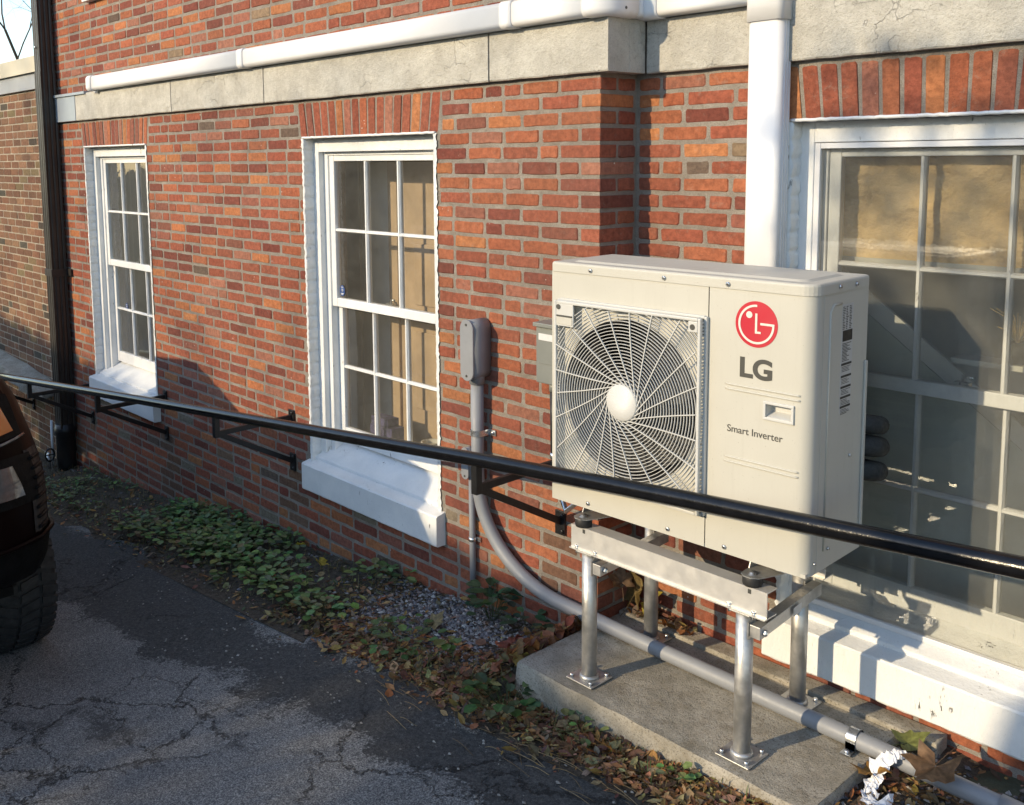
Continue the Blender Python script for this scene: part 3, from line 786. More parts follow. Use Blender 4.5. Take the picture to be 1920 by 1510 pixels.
# window 3: closed string stair with a pale panel under it, tan sheet above in place of the golden reflection
stair = empty('staircase', (1.1, 0.9, -2.35), 'boarded staircase side with sloping white string behind the large window', 'staircase')
def sx(x): return -0.856 - (x - 0.825) * 0.742
def slab_poly(mb, pts, y0, y1):
    n = len(pts); mb.add([(x, y0, z) for x, z in pts] + [(x, y1, z) for x, z in pts], [tuple(range(n)), tuple(range(2*n-1, n-1, -1))] + [(i, (i+1) % n, n+(i+1) % n, n+i) for i in range(n)])
mb = MB(); slab_poly(mb, [(0.0, -2.35), (2.4, -2.35), (2.4, sx(2.4)-0.05), (0.0, sx(0.0)-0.05)], 0.645, 0.68); mb.build('side_panel', MT['panel'], stair)
mb = MB(); slab_poly(mb, [(0.0, sx(0.0)-0.085), (2.4, sx(2.4)-0.085), (2.4, sx(2.4)), (0.0, sx(0.0))], 0.625, 0.6445); mb.build('string_board', MT['stringer'], stair, bevel=0.003)
mb = MB(); slab_poly(mb, [(0.0, sx(0.0)-0.112), (2.4, sx(2.4)-0.112), (2.4, sx(2.4)-0.090), (0.0, sx(0.0)-0.090)], 0.632, 0.6445); mb.build('moulding', MT['panel'], stair)
mb = MB(); slab_poly(mb, [(0.0, -2.35), (2.4, -2.35), (2.4, -0.1), (0.0, -0.1)], 1.55, 1.6); mb.build('back_wall', MT['roomwall'], stair)
bl = empty('reflection_sheet', (1.27, 0.42, -0.25), 'wrinkled tan sheet added behind the large window in place of its golden reflection', 'reflection_standin')
mb = MB()  # cloth added where the upper panes reflect golden foliage
def sheetf(u, v):
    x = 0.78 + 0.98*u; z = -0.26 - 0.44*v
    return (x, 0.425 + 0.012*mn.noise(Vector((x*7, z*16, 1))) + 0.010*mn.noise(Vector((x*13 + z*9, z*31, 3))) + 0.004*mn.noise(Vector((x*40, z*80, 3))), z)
mb.grid(70, 44, sheetf); mb.build('reflection_cloth', MT['reflection_standin'], bl)
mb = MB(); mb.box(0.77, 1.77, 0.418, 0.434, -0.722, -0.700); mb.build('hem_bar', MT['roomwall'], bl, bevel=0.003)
mb = MB(); mb.lathe((1.40, 0.50, -1.03), [(0.03, 0), (0.045, 0.07), (0.04, 0.07)], 16); dp = mb.build('dried_plant_pot', MT['dark']); tag(dp, 'small dark pot of dried grass behind the large window', 'pot')
mb = MB(); mb.col = (0.5, 0.36, 0.15)
for i in range(16):
    a = R.uniform(0, 2*pi); l = R.uniform(0.08, 0.16); s_ = R.uniform(0.02, 0.08)
    mb.tube([(1.40, 0.50, -0.97), (1.40 + s_*0.5*cos(a), 0.50 + s_*0.5*sin(a), -0.97 + l*0.6), (1.40 + s_*cos(a)*1.3, 0.50 + s_*sin(a), -0.97 + l*0.8)], 0.0016, 4)
mb.build('dried_stems', MT['twig'], dp, col=True)
mb = MB(); mb.box(1.2, 1.6, 0.46, 0.56, -1.052, -1.032); tag(mb.build('shelf_board', MT['roomwall'], bevel=0.003), 'narrow dark shelf inside the large window carrying a dried plant', 'shelf')

# ------------------------------------------------------------------ annex with brown brick
annex = empty('brick_annex', (-8.0, 0.2, -3.2), 'brown brick annex with grey fascia and cream coping left of the downpipe', 'building')
APAL = [((0.190, 0.100, 0.062), 40), ((0.225, 0.125, 0.075), 25), ((0.150, 0.080, 0.052), 20), ((0.17, 0.125, 0.07), 8), ((0.075, 0.065, 0.052), 4)]
rng = random.Random(5); items = []
for k in range(50):
    z1 = 0.300 - k*P - 0.005; z0 = 0.300 - (k+1)*P + 0.005
    for a0, a1 in course(6.13, 12.0, rng, k % 2 == 0, pitch=0.213, hprob=0.06):
        x0, x1 = -a1, -a0
        if z1 < gz(x0, 0) - 0.05: continue
        items.append((area_px([(x0, 0, z0), (x1, 0, z0), (x1, 0, z1), (x0, 0, z1)]), x0, x1, z0, z1, bcol(rng, APAL)))
items.sort(key=lambda q: -q[0]); st = MB()
for i, (ar, x0, x1, z0, z1, c) in enumerate(items):
    mb = MB() if (i < 220 and ar > 0) else st
    mb.col = c; brick_geo(mb, 'y', x0, x1, z0, z1, 0.0, rng, j=0.001)
    if mb is not st: mb.build('brick', MT['brick'], annex, col=True)
st.build('brick_courses', MT['brick'], annex, col=True, kind='stuff')
mb = MB(); mb.box(-12.0, XL-0.005, 0.004, 0.28, -4.0, 0.31); mb.build('mortar_wall', MT['mortar_annex'], annex)
mb = MB(); mb.box(-12.0, XL-0.005, -0.03, 0.28, 0.3105, 0.455); mb.build('fascia', MT['fascia'], annex, bevel=0.004)
mb = MB(); mb.box(-12.0, XL-0.005, -0.05, 0.30, 0.4555, 0.590); mb.build('coping', MT['cream'], annex, bevel=0.006)
mb = MB(); mb.box(-12.0, XL-0.005, -0.06, -0.048, 0.450, 0.466); mb.build('drip_edge', MT['cream'], annex)
mb = MB(); mb.box(-12.0, -11.8, 0.3, 5.0, -4.0, 0.5); mb.box(-12.0, XL-0.1, 4.8, 5.0, -4.0, 0.5); mb.box(-12.0, XL-0.1, 0.3, 5.0, 0.35, 0.45); mb.build('annex_shell', MT['roomwall'], annex)
# broken concrete ledge on the annex
mb = MB(); rr = random.Random(3)
for (xa, xb, zt, dz) in ((-8.6, -7.12, -2.205, 0.10), (-7.11, -6.62, -2.25, 0.07), (-6.61, -6.15, -2.29, 0.06)):
    mb.add([(xa, -0.24, zt-dz-0.02), (xb, -0.20, zt-dz-0.05), (xb, 0.0, zt-dz), (xa, 0.0, zt-dz), (xa, -0.22, zt), (xb, -0.18, zt-0.045), (xb, 0.0, zt-0.02), (xa, 0.0, zt+0.03)],
           [(0,3,2,1),(4,5,6,7),(0,1,5,4),(1,2,6,5),(2,3,7,6),(3,0,4,7)])
tag(mb.build('concrete_ledge', MT['concrete'], bevel=0.01), 'broken grey concrete ledge along the brown brick wall behind the car', 'ledge')

# ------------------------------------------------------------------ black rainwater pipe
dp = empty('downpipe', (-5.92, -0.08, gz(-5.9, 0)), 'dark brown corrugated rainwater downpipe where the two brick walls meet', 'downpipe')
def corr(x0, x1, y0, y1, z):
    pts = []
    def side(ax, ay, bx, by, nx, ny, n=24):
        for i in range(n):
            t = i/n; d = -0.006*max(0, sin(2*pi*3*t - pi/2))
            if t < 0.06 or t > 0.94: d = 0
            pts.append((ax+(bx-ax)*t + nx*d, ay+(by-ay)*t + ny*d, z))
    side(x0, y0, x1, y0, 0, -1); side(x1, y0, x1, y1, 1, 0); side(x1, y1, x0, y1, 0, 1, 2); side(x0, y1, x0, y0, -1, 0)
    return pts
mb = MB(); mb.loft([corr(-5.99, -5.85, -0.142, -0.018, z) for z in (0.42, -1.2, -2.60)], smooth=False); mb.build('lower_pipe', MT['brown_pipe'], dp)
mb = MB(); mb.loft([corr(-5.985, -5.855, -0.138, -0.022, z) for z in (0.36, 2.2)], smooth=False); mb.build('upper_pipe', MT['brown_pipe'], dp)
mb = MB(); mb.lathe((-5.92, -0.145, 0.62), [(0.011, 0.0), (0.011, -0.006), (0.004, -0.009)], 10, 'y'); mb.build('rivet', MT['zinc'], dp)
mb = MB(); mb.box(-6.0, -5.84, -0.150, -0.004, -1.28, -1.22); mb.box(-5.8395, -5.76, -0.02, -0.003, -1.28, -1.22); mb.build('pipe_strap', MT['brown_pipe'], dp, bevel=0.002)
mb = MB(); mb.lathe((-5.92, -0.085, -3.0), [(0.075, 0.0), (0.080, 0.08), (0.080, 0.34), (0.088, 0.36), (0.088, 0.40), (0.082, 0.405), (0.080, 0.43), (0.07, 0.435)], 24); mb.build('iron_boot', MT['iron'], dp)
sp = empty('hose_tap', (-6.0, -0.2, -2.95), 'black wheel valve hose tap with white riser beside the downpipe foot', 'tap')
mb = MB(); pts = [(-5.95 + 0.0, -0.215 + 0.038*cos(a*pi/8), -2.83 + 0.055*sin(a*pi/8)) for a in range(17)]; mb.tube(pts, 0.008, 6)
mb.tube([(-5.95, -0.253, -2.83), (-5.95, -0.177, -2.83)], 0.005, 6); mb.build('wheel', MT['iron'], sp)
mb = MB(); mb.tube([(-6.0, -0.215, -2.83), (-5.955, -0.215, -2.83)], 0.014, 8); mb.tube([(-5.99, -0.215, -2.83), (-5.985, -0.215, -2.96)], 0.016, 8); mb.build('valve_body', MT['zinc'], sp)
mb = MB(); mb.tube([(-6.02, -0.17, -2.95), (-6.03, -0.16, -2.55)], 0.011, 8); mb.build('white_riser', MT['duct'], sp)

# ------------------------------------------------------------------ white line-set duct
duct = empty('line_cover', (0.1, -0.05, 0.22), 'white vinyl pipe cover running along the stone band and down beside the large window', 'pipe cover')
def rrect(w, h, r=0.022, n=5):
    pts = []
    for cx, cy, a0 in ((w/2-r, h/2-r, 0), (-w/2+r, h/2-r, pi/2), (-w/2+r, -h/2+r, pi), (w/2-r, -h/2+r, 3*pi/2)):
        for i in range(n+1): a = a0 + pi/2*i/n; pts.append((cx+r*cos(a), cy+r*sin(a)))
    return pts
ZD = 0.272; DH = 0.108; DD = 0.088
def run_x(x0, x1, y, grow=0.0, zc=ZD, name='cover', dome=0):
    mb = MB(); s = rrect(DD+grow*2, DH+grow*2)
    mb.loft([[(x, y - DD/2 + a, zc + c) for a, c in s] for x in (x0, x1)])
    return mb.build(name, MT['duct'], duct)
run_x(-5.0, -2.70, -0.002); run_x(-2.65, -0.47, -0.002); run_x(-0.42, 0.0, -0.002)
for xj in (-2.675, -0.445): run_x(xj-0.034, xj+0.034, -0.002, 0.0035, name='coupler')
mb = MB(); s = rrect(DD+0.010, DH+0.010, 0.027)
mb.loft([[(x, -0.046 + a*k, ZD + c*k) for a, c in s] for x, k in ((-4.93, 1), (-5.015, 1), (-5.028, 0.93), (-5.033, 0.8))]); mb.build('end_cap', MT['duct'], duct)
mb = MB(); mb.tube([(-4.94, -0.05, 0.213), (-4.94, -0.05, 0.200)], 0.016, 8); mb.build('end_clip', MT['duct'], duct)
mb = MB(); s = rrect(DD+0.010, DH+0.010, 0.027)           # outside elbow at the wall corner
el = [[(-0.02, -0.046 + a, ZD + c) for a, c in s]]
for i in range(9):
    t = pi/2*i/8; rad = 0.06
    el.append([(0.0 + (rad - a)*sin(t)*1.0, 0.014 - (rad - a)*cos(t), ZD + c) for a, c in s])
el.append([(0.06 - a, 0.10, ZD + c) for a, c in s])
mb.loft(el); mb.build('elbow', MT['duct'], duct)
mb = MB(); el = [[(0.06 - a, 0.10, ZD + c) for a, c in rrect(DD, DH)], [(0.06 - a, 0.17, ZD + c) for a, c in rrect(DD, DH)]]; mb.loft(el); mb.build('cover', MT['duct'], duct)
yb = DEP - 0.002 - DD/2
run_x(0.10, 0.56, DEP - 0.002)
mb = MB(); s = rrect(DD+0.010, DH+0.010, 0.027); mb.loft([[(x, yb + a, ZD + c) for a, c in s] for x in (0.02, 0.16)]); mb.build('elbow', MT['duct'], duct)
VW = 0.137; xv = 0.630
def run_z(z0, z1, grow, name):
    mb = MB(); s = rrect(VW+2*grow, DD+2*grow, 0.026)
    mb.loft([[(xv + a, yb + c, z) for a, c in s] for z in (z0, z1)])
    # ribs on the side edge
    return mb.build(name, MT['duct'], duct)
run_z(-1.25, 0.16, 0.0, 'cover'); run_z(0.150, 0.345, 0.007, 'elbow')
for k in range(3):
    mb = MB(); mb.box(xv+VW/2-0.001, xv+VW/2+0.0025, yb-0.012+0.016*k, yb-0.006+0.016*k, -1.24, 0.148); mb.build('rib', MT['duct'], duct)
mb = MB(); mb.lathe((0.108, 0.02, 0.245), [(0.006, 0), (0.006, 0.003)], 10, 'x'); mb.build('screw', MT['ink'], duct)

# ------------------------------------------------------------------ concrete slab
mb = MB()
SX0, SX1, SY0, SY1, SZ = -0.012, 1.212, -0.462, 0.135, -2.285
nx, ny = 36, 18
def slabtop(u, v):
    x = SX0 + (SX1-SX0)*u; y = SY0 + (SY1-SY0)*v
    ed = 0.006*mn.noise(Vector((x*9, y*9, 2))); 
    if u in (0, 1): x += ed
    if v in (0, 1): y += ed
    return (x, y, SZ + 0.003*mn.noise(Vector((x*6, y*6, 0))))
mb.grid(nx, ny, slabtop)
top = list(mb.v); idx = lambda i, j: i*ny + j
per = [idx(i, 0) for i in range(nx)] + [idx(nx-1, j) for j in range(1, ny)] + [idx(i, ny-1) for i in range(nx-2, -1, -1)] + [idx(0, j) for j in range(ny-2, 0, -1)]
rings = []
for (dz, k) in ((0.0, 0.0), (-0.008, 0.006), (-0.10, 0.010), (-0.24, 0.014)):
    ring = []
    for q in per:
        x, y, z = top[q]; cx, cy = (SX0+SX1)/2, (SY0+SY1)/2
        nx_ = (x-cx)/abs(x-cx) if min(abs(x-SX0), abs(x-SX1)) < 0.02 else 0; ny_ = (y-cy)/abs(y-cy) if min(abs(y-SY0), abs(y-SY1)) < 0.02 else 0
        e = 0.004*mn.noise(Vector((x*12, y*12, dz*20)))
        ring.append((x + nx_*(k+e), y + ny_*(k+e), z + dz))
    rings.append(ring)
mb.loft(rings, caps=False)
slab = tag(mb.build('concrete_slab', MT['concrete']), 'weathered concrete pad on the ground under the heat pump stand', 'slab')
mb = MB(); mb.box(0.002, 1.34, 0.137, 0.228, -2.40, -2.268); tag(mb.build('concrete_strip', MT['concrete'], bevel=0.006), 'low concrete footing strip between the pad and the brick wall', 'footing')

# ------------------------------------------------------------------ heat pump
S_ = 1.07
A0 = Vector((0.131, -0.421, -1.595)); YAW = 0.023
AM = Matrix.Translation(A0) @ Matrix.Rotation(YAW, 4, 'Z')
AW, AD, AH = 1.016, 0.353, 0.892
ac = empty('heat_pump', A0 + Vector((0.5, 0.18, 0)), 'light grey outdoor heat pump with round fan grille and red LG emblem on steel stand', 'heat pump')
def ab(mb, name, mat, parent=None, **k): return mb.xf(AM).build(name, MT[mat], parent or ac, **k)
GX, GZ, GR = 0.348, 0.431, 0.283
def ring_hole(mb, x0, x1, z0, z1, y, n=64):
    V = []; F = []
    for i in range(n):
        a = 2*pi*i/n; ca, sa = cos(a), sin(a)
        V.append((GX + GR*ca, y, GZ + GR*sa))
        tx = ((x1-GX)/ca if ca > 0 else (x0-GX)/ca) if abs(ca) > 1e-6 else 1e9
        tz = ((z1-GZ)/sa if sa > 0 else (z0-GZ)/sa) if abs(sa) > 1e-6 else 1e9
        t = min(tx, tz); V.append((GX + t*ca, y, GZ + t*sa))
    for i in range(n):
        k = (i+1) % n; F.append((2*i, 2*i+1, 2*k+1, 2*k))
    # corners
    mb.add(V, F)
    for cx, cz in ((x0, z0), (x1, z0), (x1, z1), (x0, z1)):
        a = atan2(cz-GZ, cx-GX) % (2*pi); i = int(a/(2*pi)*n); k = (i+1) % n
        mb.add([V[2*i+1], (cx, y, cz), V[2*k+1]], [(0, 1, 2)])
mb = MB(); ring_hole(mb, 0.0, 0.660, 0.0, 0.858, 0.0); mb.box(0.0, 0.004, 0.0005, 0.06, 0.0, 0.858)
ab(mb, 'fan_panel', 'ac')
# plan outline of the right front panel with its rounded corner
def outline(x0, r, yend, grow=0.0):
    pts = [(x0, -grow)]
    for i in range(9):
        a = -pi/2 + pi/2*i/8; pts.append((AW + grow - r - grow + (r+grow)*cos(a), r + (r+grow)*sin(a)))
    pts.append((AW+grow, yend)); return pts
hx0, hx1, hz0, hz1 = 0.862, 0.975-0.012, 0.466, 0.524
mb = MB(); o = outline(0.9635, 0.042, 0.057)
mb.loft([[(x, y, z) for x, y in o] for z in (0.0, 0.858)], caps=False, closed=False, smooth=True)
for (a0, a1, c0, c1) in ((0.6635, hx0+0.009, 0.0, 0.858), (hx0+0.009, hx1-0.009, 0.0, hz0+0.009), (hx0+0.009, hx1-0.009, hz1-0.009, 0.858), (hx1-0.009, 0.9635, 0.0, 0.858)):
    mb.add([(a0, 0, c0), (a1, 0, c0), (a1, 0, c1), (a0, 0, c1)], [(0,1,2,3)])
ab(mb, 'control_panel', 'ac')
mb = MB(); mb.box(AW-0.004, AW, 0.0595, AD, 0.0, 0.858); sp_ = ab(mb, 'side_panel', 'ac', bevel=0.001)
mb = MB(); mb.box(0.0, AW-0.006, AD-0.004, AD, 0.002, 0.857); mb.box(0.0, 0.004, 0.0605, AD-0.005, 0.0, 0.858); ab(mb, 'rear_panel', 'ac')
mb = MB(); mb.box(0.005, AW-0.0055, 0.0045, AD-0.005, -0.002, 0.010); ab(mb, 'base_pan', 'ac')
mb = MB(); mb.box(0.012, AW-0.012, 0.20, 0.335, 0.02, 0.84); mb.box(0.64, 0.655, 0.01, 0.30, 0.02, 0.84); ab(mb, 'coil', 'dark')
# top cover
mb = MB(); c4 = 0.006
def lid(grow, z, rl=0.012, rr=0.045):
    pts = []
    if grow < -0.01:
        g = -grow
        for (cx, cy, a0) in ((AW-g-0.03, g+0.03, -pi/2), (AW-g-0.03, AD-g-0.03, 0), (g+0.03, AD-g-0.03, pi/2), (g+0.03, g+0.03, pi)):
            for i in range(7):
                a = a0 + pi/2*i/6; pts.append((cx + 0.03*cos(a), cy + 0.03*sin(a), z))
        return pts
    for (cx, cy, r, a0) in ((AW-rr, rr, rr, -pi/2), (AW-rl, AD-rl, rl, 0), (rl, AD-rl, rl, pi/2), (rl, rl, rl, pi)):
        for i in range(7):
            a = a0 + pi/2*i/6; pts.append((cx + (r+grow)*cos(a), cy + (r+grow)*sin(a), z))
    return pts
mb.loft([lid(0.004, 0.857), lid(0.004, 0.884), lid(0.002, 0.889), lid(-0.003, 0.892), lid(-0.05, 0.8905), lid(-0.062, 0.8965)], smooth=False)
ab(mb, 'top_cover', 'ac')
def screw(x, y, z, ax, r=0.0075):
    mb = MB()
    if ax == 'y': mb.lathe((x, y, z), [(r, 0), (r, -0.004), (r*0.6, -0.006)], 12, 'y')
    else: mb.lathe((x, y, z), [(r, 0), (r, 0.004), (r*0.6, 0.006)], 12, 'x')
    s = ab(mb, 'screw', 'zinc')
    mb = MB()
    if ax == 'y': mb.box(x-0.0008, x+0.0008, y-0.0066, y-0.0061, z-r*0.6, z+r*0.6); mb.box(x-r*0.6, x+r*0.6, y-0.0066, y-0.0061, z-0.0008, z+0.0008)
    else: mb.box(x+0.0061, x+0.0066, y-0.0008, y+0.0008, z-r*0.6, z+r*0.6)
    ab(mb, 'slot', 'black', s)
for x in (0.183, 0.493, 0.732): screw(x, -0.0042, 0.871, 'y')
for x in (0.173, 0.518, 0.735): screw(x, 0.0, 0.021, 'y')
for y, z in ((0.147, 0.874), (0.257, 0.872)): screw(AW+0.0042, y, z, 'x')
for y, z in ((0.256, 0.329), (0.045, 0.035), (0.13, 0.06), (0.33, 0.05)): screw(AW, y, z, 'x', 0.006)
# fan grille
FY = -0.034
X0g, X1g, Z0g, Z1g = 0.040, 0.656, 0.110, 0.757
gr = empty('fan_grille', AM @ Vector((GX, FY, GZ)), parent=ac)
mb = MB(); fwid = 0.011
mb.box(X0g, X0g+fwid, FY-0.004, FY+0.010, Z0g, Z1g); mb.box(X1g-fwid, X1g, FY-0.004, FY+0.010, Z0g, Z1g)
mb.box(X0g+fwid, X1g-fwid, FY-0.0035, FY+0.010, Z0g, Z0g+fwid); mb.box(X0g+fwid, X1g-fwid, FY-0.0035, FY+0.010, Z1g-fwid, Z1g)
for cx, cz in ((X1g-0.03, Z1g-0.03), (X1g-0.03, Z0g+0.03)): mb.box(cx-0.017, cx+0.0185, FY-0.003, FY+0.008, cz-0.017, cz+0.0185)
ab(mb, 'grille_frame', 'acplastic', gr, bevel=0.003)
for cx, cz in ((X1g-0.03, Z1g-0.03), (X1g-0.03, Z0g+0.03), (X0g+0.022, Z1g-0.022)):
    mb = MB(); mb.lathe((cx, FY-0.0034, cz), [(0.0095, 0), (0.0095, -0.001)], 14, 'y'); ab(mb, 'screw_hole', 'ink', gr)
# slotted rim between frame and cabinet
mb = MB()
for i in range(58):
    t = Z0g + 0.012 + (Z1g-Z0g-0.03)*i/57
    mb.box(X1g-0.006, X1g-0.001, FY+0.010, -0.001, t, t+0.0055); mb.box(X0g+0.001, X0g+0.006, FY+0.010, -0.001, t, t+0.0055)
    t = X0g + 0.012 + (X1g-X0g-0.03)*i/57
    mb.box(t, t+0.0055, FY+0.010, -0.001, Z1g-0.006, Z1g-0.001); mb.box(t, t+0.0055, FY+0.010, -0.001, Z0g+0.001, Z0g+0.006)
ab(mb, 'rim_slats', 'acplastic', gr)
mb = MB()
mb.box(X0g-0.002, X0g+0.008, -0.012, -0.0005, Z0g-0.004, Z1g+0.004); mb.box(X1g-0.002, X1g+0.008, -0.014, -0.0005, Z0g-0.004, Z1g+0.004)
mb.box(X0g+0.008, X1g-0.002, -0.012, -0.0006, Z1g-0.004, Z1g+0.006); mb.box(X0g+0.008, X1g-0.002, -0.012, -0.0006, Z0g-0.006, Z0g+0.004)
ab(mb, 'rim_base', 'acplastic', gr, bevel=0.002)
BX, BZ = 0.130, 0.666                                     # badge plate corner
def inside(x, z):
    return X0g+0.008 < x < X1g-0.008 and Z0g+0.008 < z < Z1g-0.008 and not (x < BX and z > BZ)
nr = 34
for i in range(nr):
    r = 0.068 + i*0.0113; seg = []; n = 96
    def flush(seg):
        if len(seg) > 2:
            mb = MB(); mb.tube(seg, 0.0038, 4, True, False, rx=0.0014, rot=0.5); ab(mb, 'ring', 'acplastic', gr)
    allin = all(inside(GX + r*cos(2*pi*k/n), GZ + r*sin(2*pi*k/n)) for k in range(n))
    k0 = 0
    if not allin:
        for k in range(n):
            if not inside(GX + r*cos(2*pi*k/n), GZ + r*sin(2*pi*k/n)): k0 = k; break
    for k in range(k0, k0+n+1):
        a = 2*pi*k/n; x, z = GX + r*cos(a), GZ + r*sin(a)
        if inside(x, z): seg.append((x, FY + 0.003, z))
        else: flush(seg); seg = []
    flush(seg)
for i in range(22):
    th = 2*pi*i/22; seg = []
    px, pz = GX + 0.060*cos(th), GZ + 0.060*sin(th); d = th + radians(82)
    for k in range(60):
        if not inside(px, pz): break
        seg.append((px, FY - 0.001, pz)); px += 0.012*cos(d); pz += 0.012*sin(d); d -= 0.004
    if len(seg) > 2:
        mb = MB(); mb.tube(seg, 0.0035, 4, True, False, rx=0.0024, rot=0.5); ab(mb, 'spoke', 'acplastic', gr)
mb = MB(); mb.lathe((GX, FY, GZ), [(0.064, 0.008), (0.064, -0.004), (0.060, -0.007), (0.0, -0.0085)], 40, 'y'); ab(mb, 'hub_cap', 'acplastic', gr)
mb = MB(); mb.box(X0g+0.010, BX, FY-0.002, FY+0.006, BZ, Z1g-0.010); bp = ab(mb, 'badge_plate', 'acplastic', gr, bevel=0.002)
mb = MB(); mb.box(X0g+0.014, BX-0.004, FY-0.0042, FY-0.0021, BZ+0.006, BZ+0.032); ab(mb, 'finger_pull', 'ac', gr, bevel=0.001)
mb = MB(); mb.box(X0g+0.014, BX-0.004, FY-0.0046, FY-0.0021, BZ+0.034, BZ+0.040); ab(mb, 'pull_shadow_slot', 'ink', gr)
# fan behind
fan = empty('fan', AM @ Vector((GX, 0.1, GZ)), parent=ac)
mb = MB(); rings = []
for (rr_, y) in ((GR, 0.0), (GR-0.012, 0.004), (GR-0.018, 0.02), (GR-0.018, 0.10)): rings.append([(GX + rr_*cos(2*pi*j/64), y, GZ + rr_*sin(2*pi*j/64)) for j in range(64)])
mb.loft(rings, caps=False); ab(mb, 'bell_mouth', 'fan', fan)
mb = MB(); mb.lathe((GX, 0.05, GZ), [(0.06, 0.06), (0.06, 0.0), (0.05, -0.01), (0.0, -0.012)], 24, 'y'); ab(mb, 'fan_hub', 'fan', fan)
for i in range(3):
    a0 = 2*pi*i/3 + 0.5; mb = MB()
    def blade(u, v):
        r = 0.055 + (GR-0.03-0.055)*u; a = a0 + (v-0.5)*(1.0+0.5*u) + 0.4*u
        return (GX + r*cos(a), 0.075 + 0.045*(v-0.5)*1.6 - 0.02*u, GZ + r*sin(a))
    mb.grid(8, 8, blade); ab(mb, 'blade', 'fan', fan)
# logo, lettering, ridges, handle
LX, LZ, LR = 0.830, 0.755, 0.0715
YF = -0.0006
emb = empty('emblem', AM @ Vector((LX, 0, LZ)), parent=ac)
mb = MB(); mb.lathe((LX, 0.0, LZ), [(LR, 0.001), (LR, -0.0012), (0.0, -0.0013)], 64, 'y', smooth=False); ab(mb, 'emblem_disc', 'red', emb)
def flat(mb, poly, y=-0.0024): 
    n = len(poly); mb.add([(LX+x, y, LZ+z) for x, z in poly] + [(LX+x, y+0.001, LZ+z) for x, z in poly], [tuple(range(n)), tuple(range(2*n-1, n-1, -1))] + [(i, (i+1) % n, n+(i+1) % n, n+i) for i in range(n)])
def strip(pts, hw):
    L, Rr = [], []
    for i, p in enumerate(pts):
        a = pts[max(0, i-1)]; c = pts[min(len(pts)-1, i+1)]; dx, dz = c[0]-a[0], c[1]-a[1]; l = sqrt(dx*dx+dz*dz); L.append((p[0]-dz/l*hw, p[1]+dx/l*hw)); Rr.append((p[0]+dz/l*hw, p[1]-dx/l*hw))
    return L, Rr
mb = MB(); ra = 0.0575; hw = 0.0034
arc = [(ra*cos(a), ra*sin(a)) for a in [radians(88 + (360-88)*i/60) for i in range(61)]]
Lp, Rp = strip(arc, hw)
for i in range(60): flat(mb, [Lp[i], Lp[i+1], Rp[i+1], Rp[i]])
flat(mb, [(0.014, -0.0034+0.003), (ra+hw, -0.0034+0.003), (ra+hw, 0.0034+0.003), (0.014, 0.0034+0.003)])
ab(mb, 'emblem_arc', 'logowhite', emb)
mb = MB(); flat(mb, [(-0.0035, 0.034), (0.0035, 0.034), (0.0035, -0.028), (-0.0035, -0.028)]); flat(mb, [(0.0036, -0.0278), (0.016, -0.0278), (0.016, -0.0212), (0.0036, -0.0212)]); ab(mb, 'emblem_letter', 'logowhite', emb)
mb = MB(); mb.lathe((LX-0.024, -0.0014, LZ+0.028), [(0.0105, 0.0), (0.0105, -0.001), (0.0, -0.0011)], 24, 'y', smooth=False); ab(mb, 'emblem_dot', 'logowhite', emb)
def put_text(s, x, z, h, bold, mat, name, width=None):
    V, F = text_mesh(s, 1.0, bold, 0.0004)
    xs_ = [v[0] for v in V]; ys_ = [v[1] for v in V if True]
    sc = h / 0.73; sx_ = sc if width is None else width/(max(xs_)-min(xs_))
    mb = MB(); mb.add([(x + (v[0]-min(xs_))*sx_, -0.0008 - v[2]*1.0, z + v[1]*sc) for v in V], F); return ab(mb, name, mat)
put_text('LG', 0.777, 0.588, 0.062, 0.035, 'ink', 'brand_letters', 0.110)
put_text('Smart Inverter', 0.737, 0.404, 0.0235, 0.004, 'ink', 'model_lettering', 0.190)
def ridge(z, x0=0.727, x1=0.980):
    mb = MB(); mb.tube([(x0, 0.002, z), (x0+0.01, -0.001, z), (x1-0.01, -0.001, z), (x1, 0.002, z)], 0.0035, 8); ab(mb, 'pressed_ridge', 'ac')
for z in (0.556, 0.541, 0.322, 0.307): ridge(z)
hd = empty('grip', AM @ Vector((0.918, 0, 0.49)), parent=ac)
mb = MB(); t_ = 0.009
mb.box(hx0, hx1, -0.007, 0.0, hz0, hz0+t_); mb.box(hx0, hx1, -0.007, 0.0, hz1-t_, hz1); mb.box(hx0, hx0+t_, -0.0072, 0.0, hz0+t_, hz1-t_); mb.box(hx1-t_, hx1, -0.0072, 0.0, hz0+t_, hz1-t_)
ab(mb, 'grip_frame', 'acplastic', hd, bevel=0.0015)
a0, a1, c0, c1 = hx0+t_, hx1-t_, hz0+t_, hz1-t_; dp_ = 0.032
mb = MB(); mb.add([(a0, 0, c0), (a1, 0, c0), (a1, 0, c1), (a0, 0, c1), (a0, dp_, c0+0.012), (a1, dp_, c0+0.012), (a1, dp_, c1), (a0, dp_, c1)], [(0,1,5,4),(1,2,6,5),(2,3,7,6),(3,0,4,7),(4,5,6,7)])
ab(mb, 'grip_pocket', 'acplastic', hd)
